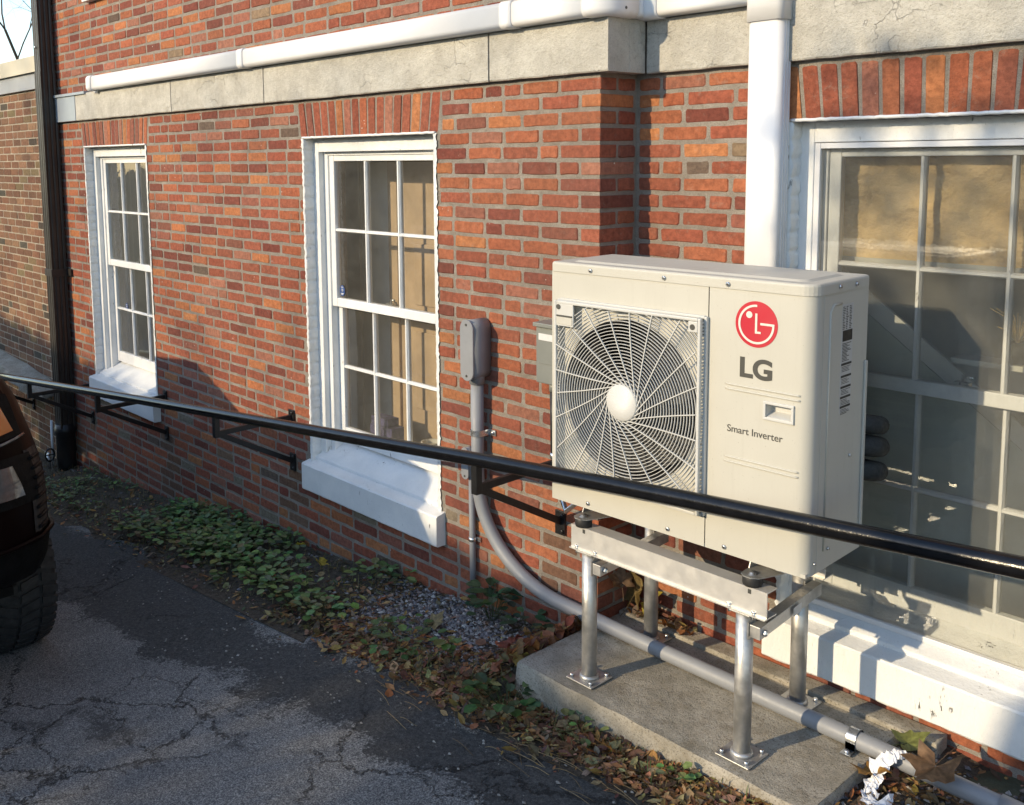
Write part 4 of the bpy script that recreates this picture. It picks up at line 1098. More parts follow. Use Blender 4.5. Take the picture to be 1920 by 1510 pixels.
# side label and pressings
mb = MB(); mb.box(AW, AW+0.0006, 0.176, 0.250, 0.476, 0.815); lb = ab(mb, 'rating_label', 'sticker')
mb = MB(); rl = random.Random(9)
def pr(y0, y1, z0, z1): mb.box(AW+0.0007, AW+0.0012, y0, y1, z0, z1)
z = 0.808
while z > 0.740:
    for q in range(3): pr(0.180+0.022*q, 0.180+0.022*q+rl.uniform(0.008, 0.018), z-0.0022, z)
    z -= 0.0052
pr(0.182, 0.246, 0.700, 0.734)
z = 0.694
while z > 0.640:
    pr(0.182, 0.182+rl.uniform(0.03, 0.062), z-0.0018, z); z -= 0.0045
for z1_ in (0.632, 0.594, 0.560, 0.528, 0.498):
    pr(0.179, 0.247, z1_-0.007, z1_)
    z = z1_ - 0.011
    for q in range(4): pr(0.183, 0.183+rl.uniform(0.035, 0.06), z-0.0014, z); z -= 0.0046
ab(mb, 'label_print', 'black', lb)
mb = MB(); mb.tube([(AW, 0.170, 0.820), (AW+0.0005, 0.120, 0.820), (AW+0.0005, 0.100, 0.800), (AW+0.0005, 0.100, 0.06)], 0.004, 8); ab(mb, 'side_pressing', 'ac')
mb = MB(); mb.box(AW, AW+0.008, 0.335, AD-0.002, 0.02, 0.62); ab(mb, 'valve_cover', 'ac', bevel=0.003)
for i, (z, yy, r) in enumerate(((0.400, 0.400, 0.030), (0.328, 0.405, 0.034), (0.245, 0.398, 0.032))):
    mb = MB(); pts = [(AW-0.10, AD-0.01, z+0.01), (AW-0.02, AD+0.02, z+0.005), (AW+0.015, AD+0.045, z), (AW+0.015, AD+0.09, z-0.01), (AW-0.06, AD+0.12, z-0.02), (0.52, AD+0.12, z-0.02)]
    mb.tube(pts, r, 14); ab(mb, 'insulated_pipe', 'foam')

# ------------------------------------------------------------------ stand
stand = empty('equipment_stand', (0.6, -0.13, SZ), 'galvanised pipe and aluminium stand carrying the heat pump above the concrete pad', 'stand')
PF, PB = -0.358, 0.055
posts = [(0.262, PF), (0.918, PF), (0.235, PB), (0.885, PB)]
zb_top = -1.690
for (x, y) in posts:
    mb = MB(); mb.tube([(x, y, SZ + 0.008), (x, y, -1.786)], 0.0285, 24); p_ = mb.build('post', MT['galv'], stand)
    mb = MB(); mb.lathe((x, y, SZ+0.009), [(0.038, 0), (0.036, 0.010), (0.029, 0.014)], 24); mb.build('collar', MT['galv'], p_)
    mb = MB(); mb.box(x-0.062, x+0.062, y-0.062, y+0.062, SZ+0.0035, SZ+0.0095); bp_ = mb.build('base_plate', MT['galv'], stand, bevel=0.002)
    for dx, dy in ((-0.046, -0.046), (0.046, 0.046), (0.046, -0.046), (-0.046, 0.046)):
        mb = MB(); mb.tube([(x+dx, y+dy, SZ+0.009), (x+dx, y+dy, SZ+0.022)], 0.0075, 6); mb.build('anchor_bolt', MT['zinc'], bp_)
    mb = MB(); mb.box(x-0.037, x+0.037, y-0.035, y+0.035, -1.7855, -1.781); mb.build('post_cap', MT['galv'], p_, bevel=0.001)
    for dx in (-0.045, 0.045):
        mb = MB(); mb.tube([(x+dx, y-0.020, -1.795), (x+dx, y-0.020, -1.765)], 0.006, 6); mb.tube([(x+dx, y-0.020, -1.771), (x+dx, y-0.020, -1.765)], 0.010, 6); mb.build('cap_bolt', MT['zinc'], p_)
for yb_, xa, xb in ((PF, 0.190, 1.008), (PB, 0.165, 0.985)):
    mb = MB(); t_ = 0.004; y0 = yb_ - 0.022
    prof = [(y0, -1.691), (y0+0.060, -1.691), (y0+0.060, -1.695), (y0+t_, -1.695), (y0+t_, -1.7765), (y0+0.060, -1.7765), (y0+0.060, -1.7805), (y0-0.012, -1.7805), (y0-0.012, -1.7765), (y0, -1.7765)]
    mb.loft([[(x, a, c) for a, c in prof] for x in (xa, xb)], smooth=False); be = mb.build('beam', MT['alu'], stand)
    for x in (xa+0.062, xb-0.062):
        mb = MB(); mb.box(x-0.006, x+0.006, y0-0.0006, y0-0.0002, -1.712, -1.697); mb.build('slot', MT['ink'], be)
# cross braces
for i, (xf_, xbk) in enumerate(((0.292, 0.265), (0.948, 0.916))):
    mb = MB(); y0, y1 = PF - 0.02, PB + 0.02; h = 0.042
    def sec(x, y): return [(x, y, -1.815), (x+0.038, y, -1.815), (x+0.038, y, -1.815-h), (x, y, -1.815-h)]
    mb.loft([sec(xf_, y0), sec(xbk, y1)], smooth=False); br = mb.build('cross_brace', MT['galv'], stand, bevel=0.002)
    mb = MB(); mb.lathe((xf_+0.0385, y0+0.025, -1.838), [(0.011, 0), (0.011, 0.008), (0.005, 0.012)], 6, 'x', smooth=False); mb.build('brace_bolt', MT['zinc'], br)
    if i == 1:
        mb = MB(); mb.add([(xf_+0.0300, -0.16, -1.853), (xf_+0.0258, -0.10, -1.853), (xf_+0.0258, -0.10, -1.822), (xf_+0.0300, -0.16, -1.822)], [(0,1,2,3)])
        for k in range(len(mb.v)): mb.v[k] = (mb.v[k][0]+0.0005, mb.v[k][1], mb.v[k][2])
        s_ = mb.build('brace_sticker', MT['paper'], br, fix=False)
    for (xx, yy) in ((xf_-0.004, y0+0.02), (xbk-0.004, y1-0.02)):
        mb = MB(); mb.box(xx, xx+0.003, yy-0.025, yy+0.025, -1.865, -1.808); mb.build('clamp_plate', MT['galv'], br)
# rubber feet with brackets
for (x, y) in ((0.235, PF-0.004), (0.940, PF+0.004), (0.235, PB+0.0), (0.945, PB+0.0)):
    ft = empty('rubber_mount', (x, y, -1.69), parent=stand)
    mb = MB(); mb.lathe((x, y, -1.6905), [(0.030, 0.0), (0.032, 0.006), (0.032, 0.026), (0.030, 0.031)], 24); mb.build('rubber_puck', MT['rubber'], ft)
    mb = MB(); mb.lathe((x, y, -1.659), [(0.024, 0.0), (0.024, 0.003), (0.012, 0.004), (0.012, 0.010), (0.0, 0.011)], 16); mb.build('washer_bolt', MT['zinc'], ft)
    mb = MB(); mb.tube([(x, y, -1.691), (x, y, -1.725)], 0.0055, 8); mb.build('stud', MT['zinc'], ft)
    mb = MB(); ang = 0.0
    prof = [(-0.034, 0.012), (-0.030, -0.020), (-0.014, -0.034), (0.012, -0.034), (0.034, -0.018), (0.046, 0.010), (0.070, 0.075), (-0.034, 0.075)]
    slab_ = []
    n = len(prof); mb.add([(x+a, y+c, -1.6585) for a, c in prof] + [(x+a, y+c, -1.6555) for a, c in prof], [tuple(range(n))[::-1], tuple(range(n, 2*n))] + [(i, (i+1) % n, n+(i+1) % n, n+i) for i in range(n)])
    mb.add([(x-0.034, y+0.03, -1.6555), (x-0.034, y+0.075, -1.6555), (x-0.034, y+0.075, -1.600), (x-0.034, y+0.055, -1.600), (x-0.031, y+0.03, -1.6555), (x-0.031, y+0.075, -1.6555), (x-0.031, y+0.075, -1.600), (x-0.031, y+0.055, -1.600)],
           [(0,1,2,3),(7,6,5,4),(0,3,7,4),(1,5,6,2),(3,2,6,7)])
    mb.build('foot_bracket', MT['galv'], ft)

# ------------------------------------------------------------------ handrail
rail = empty('handrail', (-2.36, -0.49, -2.65), 'black steel handrail on triangular wall brackets crossing in front of the heat pump', 'handrail')
RY = -0.497
rp = [(-7.6, -2.275), (-5.79, -2.090), (-4.085, -1.908), (-2.4, -1.733), (-1.545, -1.646), (-0.881, -1.578), (-0.181, -1.505), (0.4, -1.450), (0.812, -1.413), (1.336, -1.369), (1.743, -1.336), (2.6, -1.268), (3.6, -1.19)]
def railz(x):
    for i in range(len(rp)-1):
        if rp[i][0] <= x <= rp[i+1][0]: t = (x-rp[i][0])/(rp[i+1][0]-rp[i][0]); return rp[i][1] + t*(rp[i+1][1]-rp[i][1])
    return rp[-1][1]
mb = MB(); mb.tube([(x, RY, z) for x, z in rp], 0.0285, 20); mb.build('rail', MT['rail'], rail)
def bar(mb, p, q, w, h):
    p, q = Vector(p), Vector(q); t = (q-p).normalized(); s = t.cross(Vector((0, 0, 1))).normalized(); u = s.cross(t)
    rings = [[c + s*(a*w/2) + u*(e*h/2) for a, e in ((-1, -1), (1, -1), (1, 1), (-1, 1))] for c in (p, q)]
    mb.loft(rings, smooth=False)
for bx, zu in ((-6.95, None), (-5.483, None), (-4.075, None), (-2.361, None), (-0.205, None), (2.35, None)):
    yw = 0.0 if bx < 0 else DEP
    zr = railz(bx); zk = zr - 0.118
    if bx > 2: zlow = zk - 0.20
    br = empty('bracket', (bx, yw, zk), parent=rail)
    zU, zL = zk + 0.004, zk - 0.262
    for zp in (zU, zL):
        mb = MB(); mb.box(bx-0.028, bx+0.028, yw-0.012, yw-0.003, zp-0.062, zp+0.045); mb.build('wall_plate', MT['iron'], br, bevel=0.002)
        for dz in (-0.042, 0.028):
            mb = MB(); mb.lathe((bx+0.016, yw-0.012, zp+dz), [(0.009, 0), (0.009, -0.007), (0.004, -0.009)], 8, 'y'); mb.build('plate_bolt', MT['iron'], br)
    mb = MB(); bar(mb, (bx, yw-0.012, zU), (bx, RY+0.01, zk), 0.020, 0.030); bar(mb, (bx, yw-0.012, zL), (bx, RY+0.015, zk-0.006), 0.0195, 0.030)
    mb.box(bx-0.016, bx+0.016, RY-0.016, RY+0.0155, zk-0.022, zr-0.015); mb.build('bracket_arm', MT['iron'], br, bevel=0.002)

# ------------------------------------------------------------------ grey conduit with pull box
cond = empty('grey_conduit', (-0.68, -0.05, -2.3), 'thick grey plastic conduit with oblong pull box, bending down and across the pad', 'conduit')
CXc, CY0 = -0.685, -0.048; CR = 0.030
pts = [(CXc, CY0, -1.30), (CXc, CY0, -1.76)]
c_x, c_z, rad = CXc + 0.47, -1.80, 0.47
for i in range(0, 17):
    a = pi + (pi/2)*i/16
    pts.append((c_x + rad*cos(a)*1.15 + 0.07, CY0 + 0.0*i, c_z + 0.435*sin(a)))
pts = [q for q in pts]
pts[2:3] = []
pts += [(0.10, -0.045, -2.243), (0.40, -0.045, -2.250), (1.20, -0.052, -2.252), (1.60, -0.045, -2.262), (2.3, -0.03, -2.29), (3.0, -0.02, -2.30)]
mb = MB(); mb.tube(pts, CR, 22); mb.build('pipe', MT['pvc'], cond)
mb = MB(); mb.tube([(1.60, -0.045, -2.262), (1.76, -0.040, -2.270)], 0.036, 22); mb.build('coupling', MT['pvc'], cond)
mb = MB(); mb.tube([(CXc, CY0, -1.355), (CXc, CY0, -1.30), (CXc, CY0-0.01, -1.27)], [0.036, 0.037, 0.034], 22); mb.build('hub', MT['pvc'], cond)
def stadium(cx, z0, z1, hw, y):
    pts = []
    for i in range(13): a = pi*i/12; pts.append((cx + hw*cos(a), y, z1 - hw + hw*sin(a)))
    for i in range(13): a = pi + pi*i/12; pts.append((cx + hw*cos(a), y, z0 + hw + hw*sin(a)))
    return pts
BXC = -0.676
mb = MB(); mb.loft([stadium(BXC, -1.328, -1.052, 0.040, y) for y in (-0.006, -0.112)]); mb.build('pull_box', MT['pvc'], cond)
mb = MB(); mb.loft([stadium(BXC, -1.331, -1.049, 0.0435, -0.1125), stadium(BXC, -1.331, -1.049, 0.0435, -0.119), stadium(BXC, -1.329, -1.051, 0.0415, -0.121)], smooth=False); cv = mb.build('cover_plate', MT['pvc'], cond)
for z in (-1.072, -1.307):
    mb = MB(); mb.lathe((BXC, -0.121, z), [(0.0055, 0), (0.0055, -0.003)], 10, 'y'); mb.build('cover_screw', MT['ink'], cv)
def strap(z, x, y, r, name='pipe_strap'):
    mb = MB(); ring0 = []; 
    o_, i_ = [], []
    for k in range(15):
        a = radians(200 - 220*k/14); a = radians(190) + radians(160)*k/14
        o_.append((x + (r+0.004)*cos(a), y + (r+0.004)*sin(a)))
    rings = []
    for (px, py) in [(x-r-0.004, -0.003)] + o_ + [(x+r+0.004, -0.004), (x+r+0.045, -0.004)]: rings.append((px, py))
    V = [(a, c, z-0.014) for a, c in rings] + [(a, c, z+0.014) for a, c in rings]; n = len(rings)
    V2 = [(a + 0.0, c - 0.0015, zz) for a, c, zz in V]
    mb.add(V, [(i, i+1, n+i+1, n+i) for i in range(n-1)])
    mb.build(name, MT['zinc'], cond)
    mb = MB(); mb.lathe((x+r+0.026, -0.004, z), [(0.009, 0), (0.009, -0.006), (0.004, -0.008)], 8, 'y'); mb.build('strap_screw', MT['zinc'], cond)
strap(-1.585, CXc, CY0, CR)
# clamp on the pad
mb = MB(); V = []; prof = []
for k in range(17): a = pi*k/16; prof.append((-0.052 + (CR+0.003)*-cos(a), -2.252 + (CR+0.003)*sin(a)))
prof = [(-0.052-CR-0.040, SZ+0.006), (-0.052-CR-0.003, SZ+0.006)] + prof + [(-0.052+CR+0.003, SZ+0.006), (-0.052+CR+0.040, SZ+0.006)]
n = len(prof); mb.add([(1.135, a, c) for a, c in prof] + [(1.168, a, c) for a, c in prof] + [(1.135, a, c+0.003) for a, c in prof] + [(1.168, a, c+0.003) for a, c in prof], [(i, i+1, n+i+1, n+i) for i in range(n-1)] + [(2*n+i, 3*n+i, 3*n+i+1, 2*n+i+1) for i in range(n-1)])
mb.build('pipe_clamp', MT['zinc'], cond)
mb = MB(); mb.lathe((1.151, -0.052-CR-0.022, SZ+0.009), [(0.009, 0), (0.009, 0.006), (0.0, 0.008)], 6); mb.build('clamp_bolt', MT['zinc'], cond)

thin = empty('thin_conduit', (-0.75, -0.02, -2.5), 'thin grey conduit with small oval box running into the gravel', 'conduit')
TX = -0.757
mb = MB(); mb.tube([(TX, -0.022, -1.80), (TX+0.004, -0.022, -2.52)], 0.0155, 14); mb.build('pipe', MT['pvc'], thin)
mb = MB(); mb.loft([stadium(TX-0.012, -1.826, -1.676, 0.022, y) for y in (-0.003, -0.050)]); mb.build('pull_box', MT['pvc'], thin)
mb = MB(); mb.loft([stadium(TX-0.012, -1.828, -1.674, 0.0245, y) for y in (-0.0505, -0.055)], smooth=False); c_ = mb.build('cover_plate', MT['pvc'], thin)
for z in (-1.69, -1.812): mb = MB(); mb.lathe((TX-0.012, -0.055, z), [(0.0045, 0), (0.0045, -0.003)], 10, 'y'); mb.build('cover_screw', MT['ink'], c_)
mb = MB(); mb.tube([(TX+0.002, -0.022, -2.115), (TX+0.002, -0.022, -2.135)], 0.0185, 14); mb.box(TX+0.015, TX+0.042, -0.008, -0.003, -2.135, -2.115); mb.build('pipe_strap', MT['zinc'], thin)

# disconnect box half hidden by the heat pump
dis = empty('switch_box', (-0.15, -0.05, -1.29), 'small grey electrical isolator box on the brick behind the heat pump', 'switch box')
mb = MB(); mb.box(-0.262, -0.09, -0.098, -0.003, -1.27, -1.03); mb.build('box_body', MT['boxgrey'], dis, bevel=0.004)
mb = MB(); mb.box(-0.269, -0.083, -0.112, -0.003, -1.0295, -1.012); mb.build('rain_lid', MT['boxgrey'], dis, bevel=0.003)
mb = MB(); mb.box(-0.245, -0.12, -0.1005, -0.0982, -1.185, -1.055); mb.build('door_flap', MT['boxgrey'], dis, bevel=0.001)
mb = MB(); mb.box(-0.243, -0.125, -0.1025, -0.1008, -1.085, -1.057); mb.build('warning_label', MT['paper'], dis)
mb = MB(); mb.tube([(-0.197, -0.06, -1.27), (-0.197, -0.06, -1.305)], 0.019, 12); mb.build('connector', MT['boxgrey'], dis)
mb = MB(); mb.tube([(-0.197, -0.06, -1.30), (-0.192, -0.06, -1.575)], 0.0165, 12); mb.build('black_flex', MT['rubber'], dis)
mb = MB(); mb.tube([(-0.192, -0.06, -1.570), (-0.191, -0.06, -1.595)], 0.019, 12); mb.tube([(-0.191, -0.06, -1.59), (-0.18, -0.07, -1.68), (-0.07, -0.12, -1.78), (0.14, -0.2, -1.62)], 0.011, 10); mb.build('metal_flex', MT['zinc'], dis)

# ------------------------------------------------------------------ ground cover
rng = random.Random(77)
BR = [(0.30, 0.145, 0.06), (0.23, 0.12, 0.06), (0.40, 0.22, 0.085), (0.17, 0.095, 0.055), (0.44, 0.30, 0.15), (0.30, 0.205, 0.125), (0.12, 0.075, 0.05)]
GN = [(0.15, 0.225, 0.08), (0.18, 0.265, 0.10), (0.11, 0.175, 0.07), (0.22, 0.295, 0.12), (0.15, 0.215, 0.10), (0.20, 0.21, 0.09)]
def leaf(mb, x, y, z, s, col, rng, up=0.3, asp=0.55):
    a = rng.uniform(0, 2*pi); t = rng.uniform(-up, up); t2 = rng.uniform(-up, up); k = rng.uniform(0.1, 0.5)
    d = Vector((cos(a)*cos(t), sin(a)*cos(t), sin(t))); sd = Vector((-sin(a)*cos(t2), cos(a)*cos(t2), sin(t2))); nrm = d.cross(sd)
    c = Vector((x, y, z)); w_ = s*asp
    mb.col = tuple(q*rng.uniform(0.75, 1.25) for q in col)
    mb.add([c - d*s*0.5, c - d*s*0.1 + sd*w_*0.5 + nrm*s*0.18*k, c + d*s*0.25 + sd*w_*0.38 + nrm*s*0.2*k, c + d*s*0.55 + nrm*s*0.3*k, c + d*s*0.25 - sd*w_*0.38 + nrm*s*0.2*k, c - d*s*0.1 - sd*w_*0.5 + nrm*s*0.18*k, c + d*s*0.1],
           [(0,6,1),(1,6,2),(2,6,3),(3,6,4),(4,6,5),(5,6,0)])
def litter_density(x, y):
    if x < -1.1: return 0.42
    if x < -0.30: return 0.10 if y > -0.36 else 0.7
    if x < 1.0: return 1.0
    return 0.8
lit = MB(); n = 0
while n < 12000:
    x = rng.uniform(-6.5, 2.6) if rng.random() < 0.45 else rng.uniform(-1.6, 1.7)
    y = rng.uniform(-0.66, 0.0)
    if rng.random() < 0.30: y = -0.58 + rng.gauss(0, 0.07)
    if x > 0 and y > -0.02: y = rng.uniform(0.0, 0.22)
    if SX0 - 0.01 < x < SX1 + 0.01 and y > SY0 - 0.02:
        if y < 0.135 or rng.random() > 0.25: 
            if not (y < SY0 and False): continue
    if rng.random() > litter_density(x, y): continue
    z = (-2.295 if (0 < x < 1.33 and y > 0.135) else strip_h(x, y)) + rng.uniform(0.003, 0.022)
    col = rng.choice(BR)
    if x < -1.2 and rng.random() < 0.4: col = (0.12, 0.10, 0.05)
    leaf(lit, x, y, z, rng.choice((0.010, 0.014, 0.018, 0.022, 0.03, 0.05)) * rng.uniform(0.7, 1.3), col, rng, 0.5, rng.uniform(0.3, 0.7)); n += 1
for i in range(260):                                      # drifted up against the pad, in the corner and at the pad foot
    x = rng.gauss(-0.06, 0.05); y = rng.uniform(-0.5, -0.02)
    leaf(lit, x, y, strip_h(x, y) + rng.uniform(0.02, 0.09)*max(0.2, 1-abs(x+0.03)*6), rng.uniform(0.04, 0.075), rng.choice(BR[:4] + [(0.17, 0.06, 0.035)]), rng, 1.0, 0.7)
for i in range(70):
    x = rng.uniform(-0.02, 0.35); y = rng.uniform(0.14, 0.22)
    leaf(lit, x, y, -2.28 + rng.uniform(0, 0.05), rng.uniform(0.03, 0.06), rng.choice(BR), rng, 1.0, 0.7)
for i in range(1000):
    x = rng.uniform(0.0, 1.25); y = -0.47 - abs(rng.gauss(0, 0.06))
    leaf(lit, x, y, strip_h(x, y) + rng.uniform(0.003, 0.022)*max(0.2, 1 + (y+0.47)*8), rng.uniform(0.018, 0.05), rng.choice(BR[:6]), rng, 0.7, rng.uniform(0.15, 0.5))
o = lit.build('leaf_litter', MT['leaf'], col=True, fix=False); o['kind'] = 'stuff'
tag(o, 'brown and orange dead leaf litter along the foot of the wall', 'leaves')

gv = MB(); n = 0
while n < 5200:
    if n < 3000: x = rng.gauss(-0.75, 0.30); y = rng.uniform(-0.52, -0.005)
    elif n < 3300: x = rng.uniform(-6, -1.2); y = rng.uniform(-0.6, 0)
    else: x = rng.uniform(1.2, 2.9); y = rng.uniform(-0.58, 0.18)
    if SX0 < x < SX1 and y > SY0: n += 1; continue
    s = rng.uniform(0.006, 0.014); z = strip_h(x, y) + s*0.3
    k = rng.uniform(0.7, 1.9); base = rng.choice([(0.13, 0.12, 0.125), (0.19, 0.175, 0.165), (0.09, 0.085, 0.09), (0.16, 0.12, 0.105), (0.26, 0.245, 0.225)])
    gv.col = tuple(q*k for q in base)
    q = [Vector((1, 0, 0)), Vector((-1, 0, 0)), Vector((0, 1, 0)), Vector((0, -1, 0)), Vector((0, 0, 1)), Vector((0, 0, -1))]
    a = rng.uniform(0, pi); ca, sa = cos(a), sin(a); sxx, syy, szz = s*rng.uniform(0.8, 1.4), s*rng.uniform(0.6, 1.0), s*rng.uniform(0.45, 0.8)
    pts = []
    for v in q:
        vx, vy, vz = v.x*sxx + rng.uniform(-.3, .3)*s, v.y*syy + rng.uniform(-.3, .3)*s, v.z*szz
        pts.append((x + vx*ca - vy*sa, y + vx*sa + vy*ca, z + vz))
    gv.add(pts, [(0,2,4),(2,1,4),(1,3,4),(3,0,4),(2,0,5),(1,2,5),(3,1,5),(0,3,5)]); n += 1
o = gv.build('gravel', MT['pebble'], col=True, fix=False); o['kind'] = 'stuff'; tag(o, 'grey pea gravel between the wall and the driveway', 'gravel')

def round_leaf(mb, c, d, s, col, rng, tilt):
    """a scalloped leaf with its stalk end at c growing along d"""
    d = d.normalized(); sd = d.cross(Vector((0, 0, 1)))
    if sd.length < 0.1: sd = Vector((1, 0, 0))
    sd.normalize(); nr_ = sd.cross(d); mb.col = tuple(q*rng.uniform(0.75, 1.3) for q in col)
    V = [c + d*s*0.45]
    for i in range(9):
        a = -pi*0.86 + 2*pi*0.86*i/8; rr_ = s*0.5*(1.0 if i % 2 == 0 else 0.9)
        p = c + d*(s*0.48 + rr_*cos(a)) + sd*(rr_*0.95*sin(a)) + nr_*(0.10*s*abs(sin(a)))
        V.append(p)
    V.append(c)
    mb.add(V, [(0, i, i+1) for i in range(1, 9)] + [(0, 9, 10), (0, 10, 1)])
def sprig(mb, x, y, z, n, h, spread, s, rng, pal=GN):
    for i in range(n):
        a = rng.uniform(0, 2*pi); r = spread*sqrt(rng.random()); tip = Vector((x + r*cos(a), y + r*sin(a), z + h*rng.uniform(0.4, 1.0)))
        d = Vector((cos(a + rng.uniform(-.7, .7)), sin(a + rng.uniform(-.7, .7)), rng.uniform(-0.25, 0.45)))
        mb.col = (0.06, 0.085, 0.03); b0 = Vector((x + r*0.25*cos(a), y + r*0.25*sin(a), z)); sd = Vector((-sin(a), cos(a), 0))*0.0012
        mb.add([b0 - sd, b0 + sd, tip + sd, tip - sd], [(0,1,2,3)])
        round_leaf(mb, tip, d, s*rng.uniform(0.7, 1.25), rng.choice(pal), rng, 0)
iv = MB()
for i in range(390):
    x = rng.uniform(-5.9, -1.25); t = rng.random()
    y = rng.uniform(-0.52, -0.03)
    dens = 0.35 if x < -4.2 else (0.75 if x < -2.9 else 1.0)
    if rng.random() > dens: continue
    if mn.noise(Vector((x*1.3, y*2, 9))) < -0.25: continue
    big = 1.0 if x > -3.6 else 0.7
    sprig(iv, x, y, strip_h(x, y), rng.randint(7, 13), 0.075*big, 0.11*big, 0.042*big, rng)
for i in range(1500):                                     # grass blades and stems among the ivy
    x = rng.uniform(-6.0, -1.2) if rng.random() < 0.75 else rng.uniform(-0.8, 1.1); y = rng.uniform(-0.58, -0.03) if x < -1 else rng.uniform(-0.62, -0.48)
    z = strip_h(x, y); a = rng.uniform(0, 2*pi); h = rng.uniform(0.02, 0.06); l = rng.uniform(0.01, 0.05)
    iv.col = rng.choice([(0.07, 0.12, 0.035), (0.16, 0.15, 0.06), (0.24, 0.19, 0.09)])
    sd = Vector((-sin(a), cos(a), 0))*0.0015; p0 = Vector((x, y, z)); p1 = p0 + Vector((cos(a)*l*0.4, sin(a)*l*0.4, h*0.7)); p2 = p0 + Vector((cos(a)*l, sin(a)*l, h))
    iv.add([p0 - sd, p0 + sd, p1 + sd, p1 - sd, p2], [(0,1,2,3),(3,2,4)])
o = iv.build('ground_ivy', MT['green'], col=True, fix=False); o['kind'] = 'stuff'; tag(o, 'low green ivy and weeds carpeting the bed left of the gravel', 'ground cover')

def plant(name, label, x, y, n, h, spread, s, pal=GN, z=None):
    mb = MB(); z = strip_h(x, y) if z is None else z
    sprig(mb, x, y, z, n, h, spread, s, rng, pal); o = mb.build(name, MT['green'], col=True, fix=False); tag(o, label, 'plant'); return o
plant('weed', 'dark green broad-leaved weed growing at the foot of the bent conduit', -0.56, -0.08, 42, 0.15, 0.11, 0.062, [(0.05, 0.10, 0.045), (0.04, 0.085, 0.04), (0.065, 0.12, 0.06)])
plant('weed', 'trailing green weed between the conduit weed and the concrete pad', -0.32, -0.10, 16, 0.10, 0.09, 0.045, [(0.05, 0.09, 0.05), (0.07, 0.12, 0.06)])
plant('weed', 'light green weed patch at the driveway edge below the gravel', -0.74, -0.47, 46, 0.06, 0.17, 0.040, [(0.10, 0.17, 0.06), (0.08, 0.14, 0.05)])
plant('weed', 'pair of upright bright green leaves beside the gravel edge', -0.42, -0.46, 7, 0.10, 0.03, 0.050, [(0.13, 0.20, 0.06), (0.10, 0.17, 0.05)])
plant('weed', 'leafy green weed against the front left corner of the pad', 0.02, -0.56, 40, 0.08, 0.14, 0.046, [(0.08, 0.14, 0.05), (0.06, 0.11, 0.04)])
plant('weed', 'small green weed at the pad foot near its left front post', 0.36, -0.52, 14, 0.05, 0.08, 0.036)
plant('weed', 'small green sprout among orange leaves near the front right pad corner', 0.80, -0.54, 9, 0.05, 0.05, 0.036)
# broad dead or yellow leaves
def maple(x, y, z, s, rot, tilt, col, label, name='fallen_leaf', curl=0.25):
    mb = MB(); lobes = [(-150, 0.38), (-134, 0.55), (-118, 0.80), (-106, 0.70), (-92, 0.60), (-76, 0.72), (-62, 1.0), (-50, 0.74), (-35, 0.62), (-22, 0.78), (-11, 0.80), (0, 1.14), (11, 0.80), (22, 0.78), (35, 0.62), (50, 0.74), (62, 1.0), (76, 0.72), (92, 0.60), (106, 0.70), (118, 0.80), (134, 0.55), (150, 0.38)]
    M4 = Matrix.Translation((x, y, z)) @ Matrix.Rotation(rot, 4, 'Z') @ Matrix.Rotation(tilt, 4, 'Y')
    sd = rng.uniform(0, 50); nl = len(lobes); rows = []
    for fr in (0.02, 0.35, 0.7, 1.0):
        row = []
        for a, q in lobes:
            t = radians(a); rr_ = q*s*0.5*fr
            if fr < 0.5: rr_ = s*0.5*fr*(0.55 + 0.45*q)
            px_, py_ = rr_*cos(t), rr_*sin(t)
            h = curl*s*0.9*(fr**1.6)*(0.25 + 0.9*mn.noise(Vector((px_/s*3, py_/s*3, sd)))) + 0.05*s*mn.noise(Vector((px_/s*9, py_/s*9, sd))) + 0.03*s*cos(6*t)*fr
            row.append((M4 @ Vector((px_, py_, h)), fr))
        rows.append(row)
    V = []; base = len(mb.v)
    for row in rows:
        for k, (p_, fr) in enumerate(row):
            kk = rng.uniform(0.7, 1.2)*(0.75 if k in (2, 6, 11, 16, 20) else 1.0); mb.col = tuple(c_*kk for c_ in col); mb.add([p_], [])
    for q in range(3):
        for k in range(nl-1): mb.f.append((q*nl+k, q*nl+k+1, (q+1)*nl+k+1, (q+1)*nl+k)); mb.sm.append(True)
    o = mb.build(name, MT['leaf'], col=True, fix=False); tag(o, label, 'leaf')
    st = [M4 @ Vector((0, 0, 0.001)), M4 @ Vector((-0.3*s, 0.03*s, 0.01*s)), M4 @ Vector((-0.55*s, 0.09*s, 0.05*s))]
    mb = MB(); mb.col = tuple(q*0.7 for q in col); mb.tube(st, 0.0012, 4); mb.build('leaf_stalk', MT['twig'], o, col=True)
    return o
maple(-1.80, -0.20, gz(-1.8, 0)+0.09, 0.10, 0.5, 0.4, (0.45, 0.33, 0.05), 'yellow leaf lying on the ivy below the middle window')
maple(-2.12, -0.12, gz(-2.1, 0)+0.10, 0.08, 2.1, 0.3, (0.50, 0.38, 0.04), 'small yellow leaf near the wall under the middle sill')
maple(-0.72, -0.30, strip_h(-0.72, -0.30)+0.03, 0.13, 1.4, -0.5, (0.26, 0.20, 0.10), 'curled olive-tan leaf standing on the gravel')
maple(-0.13, -0.38, strip_h(-0.13, -0.38)+0.07, 0.14, 3.4, 0.5, (0.19, 0.05, 0.035), 'dark red leaf leaning on the left end of the pad')
maple(0.06, 0.17, -2.19, 0.22, 1.2, -1.1, (0.22, 0.16, 0.07), 'big olive-brown leaf standing in the wall corner behind the stand', curl=0.4)
maple(0.16, 0.15, -2.20, 0.17, 0.2, -0.9, (0.40, 0.32, 0.05), 'yellow-green leaf in the wall corner beside the rear post', curl=0.4)
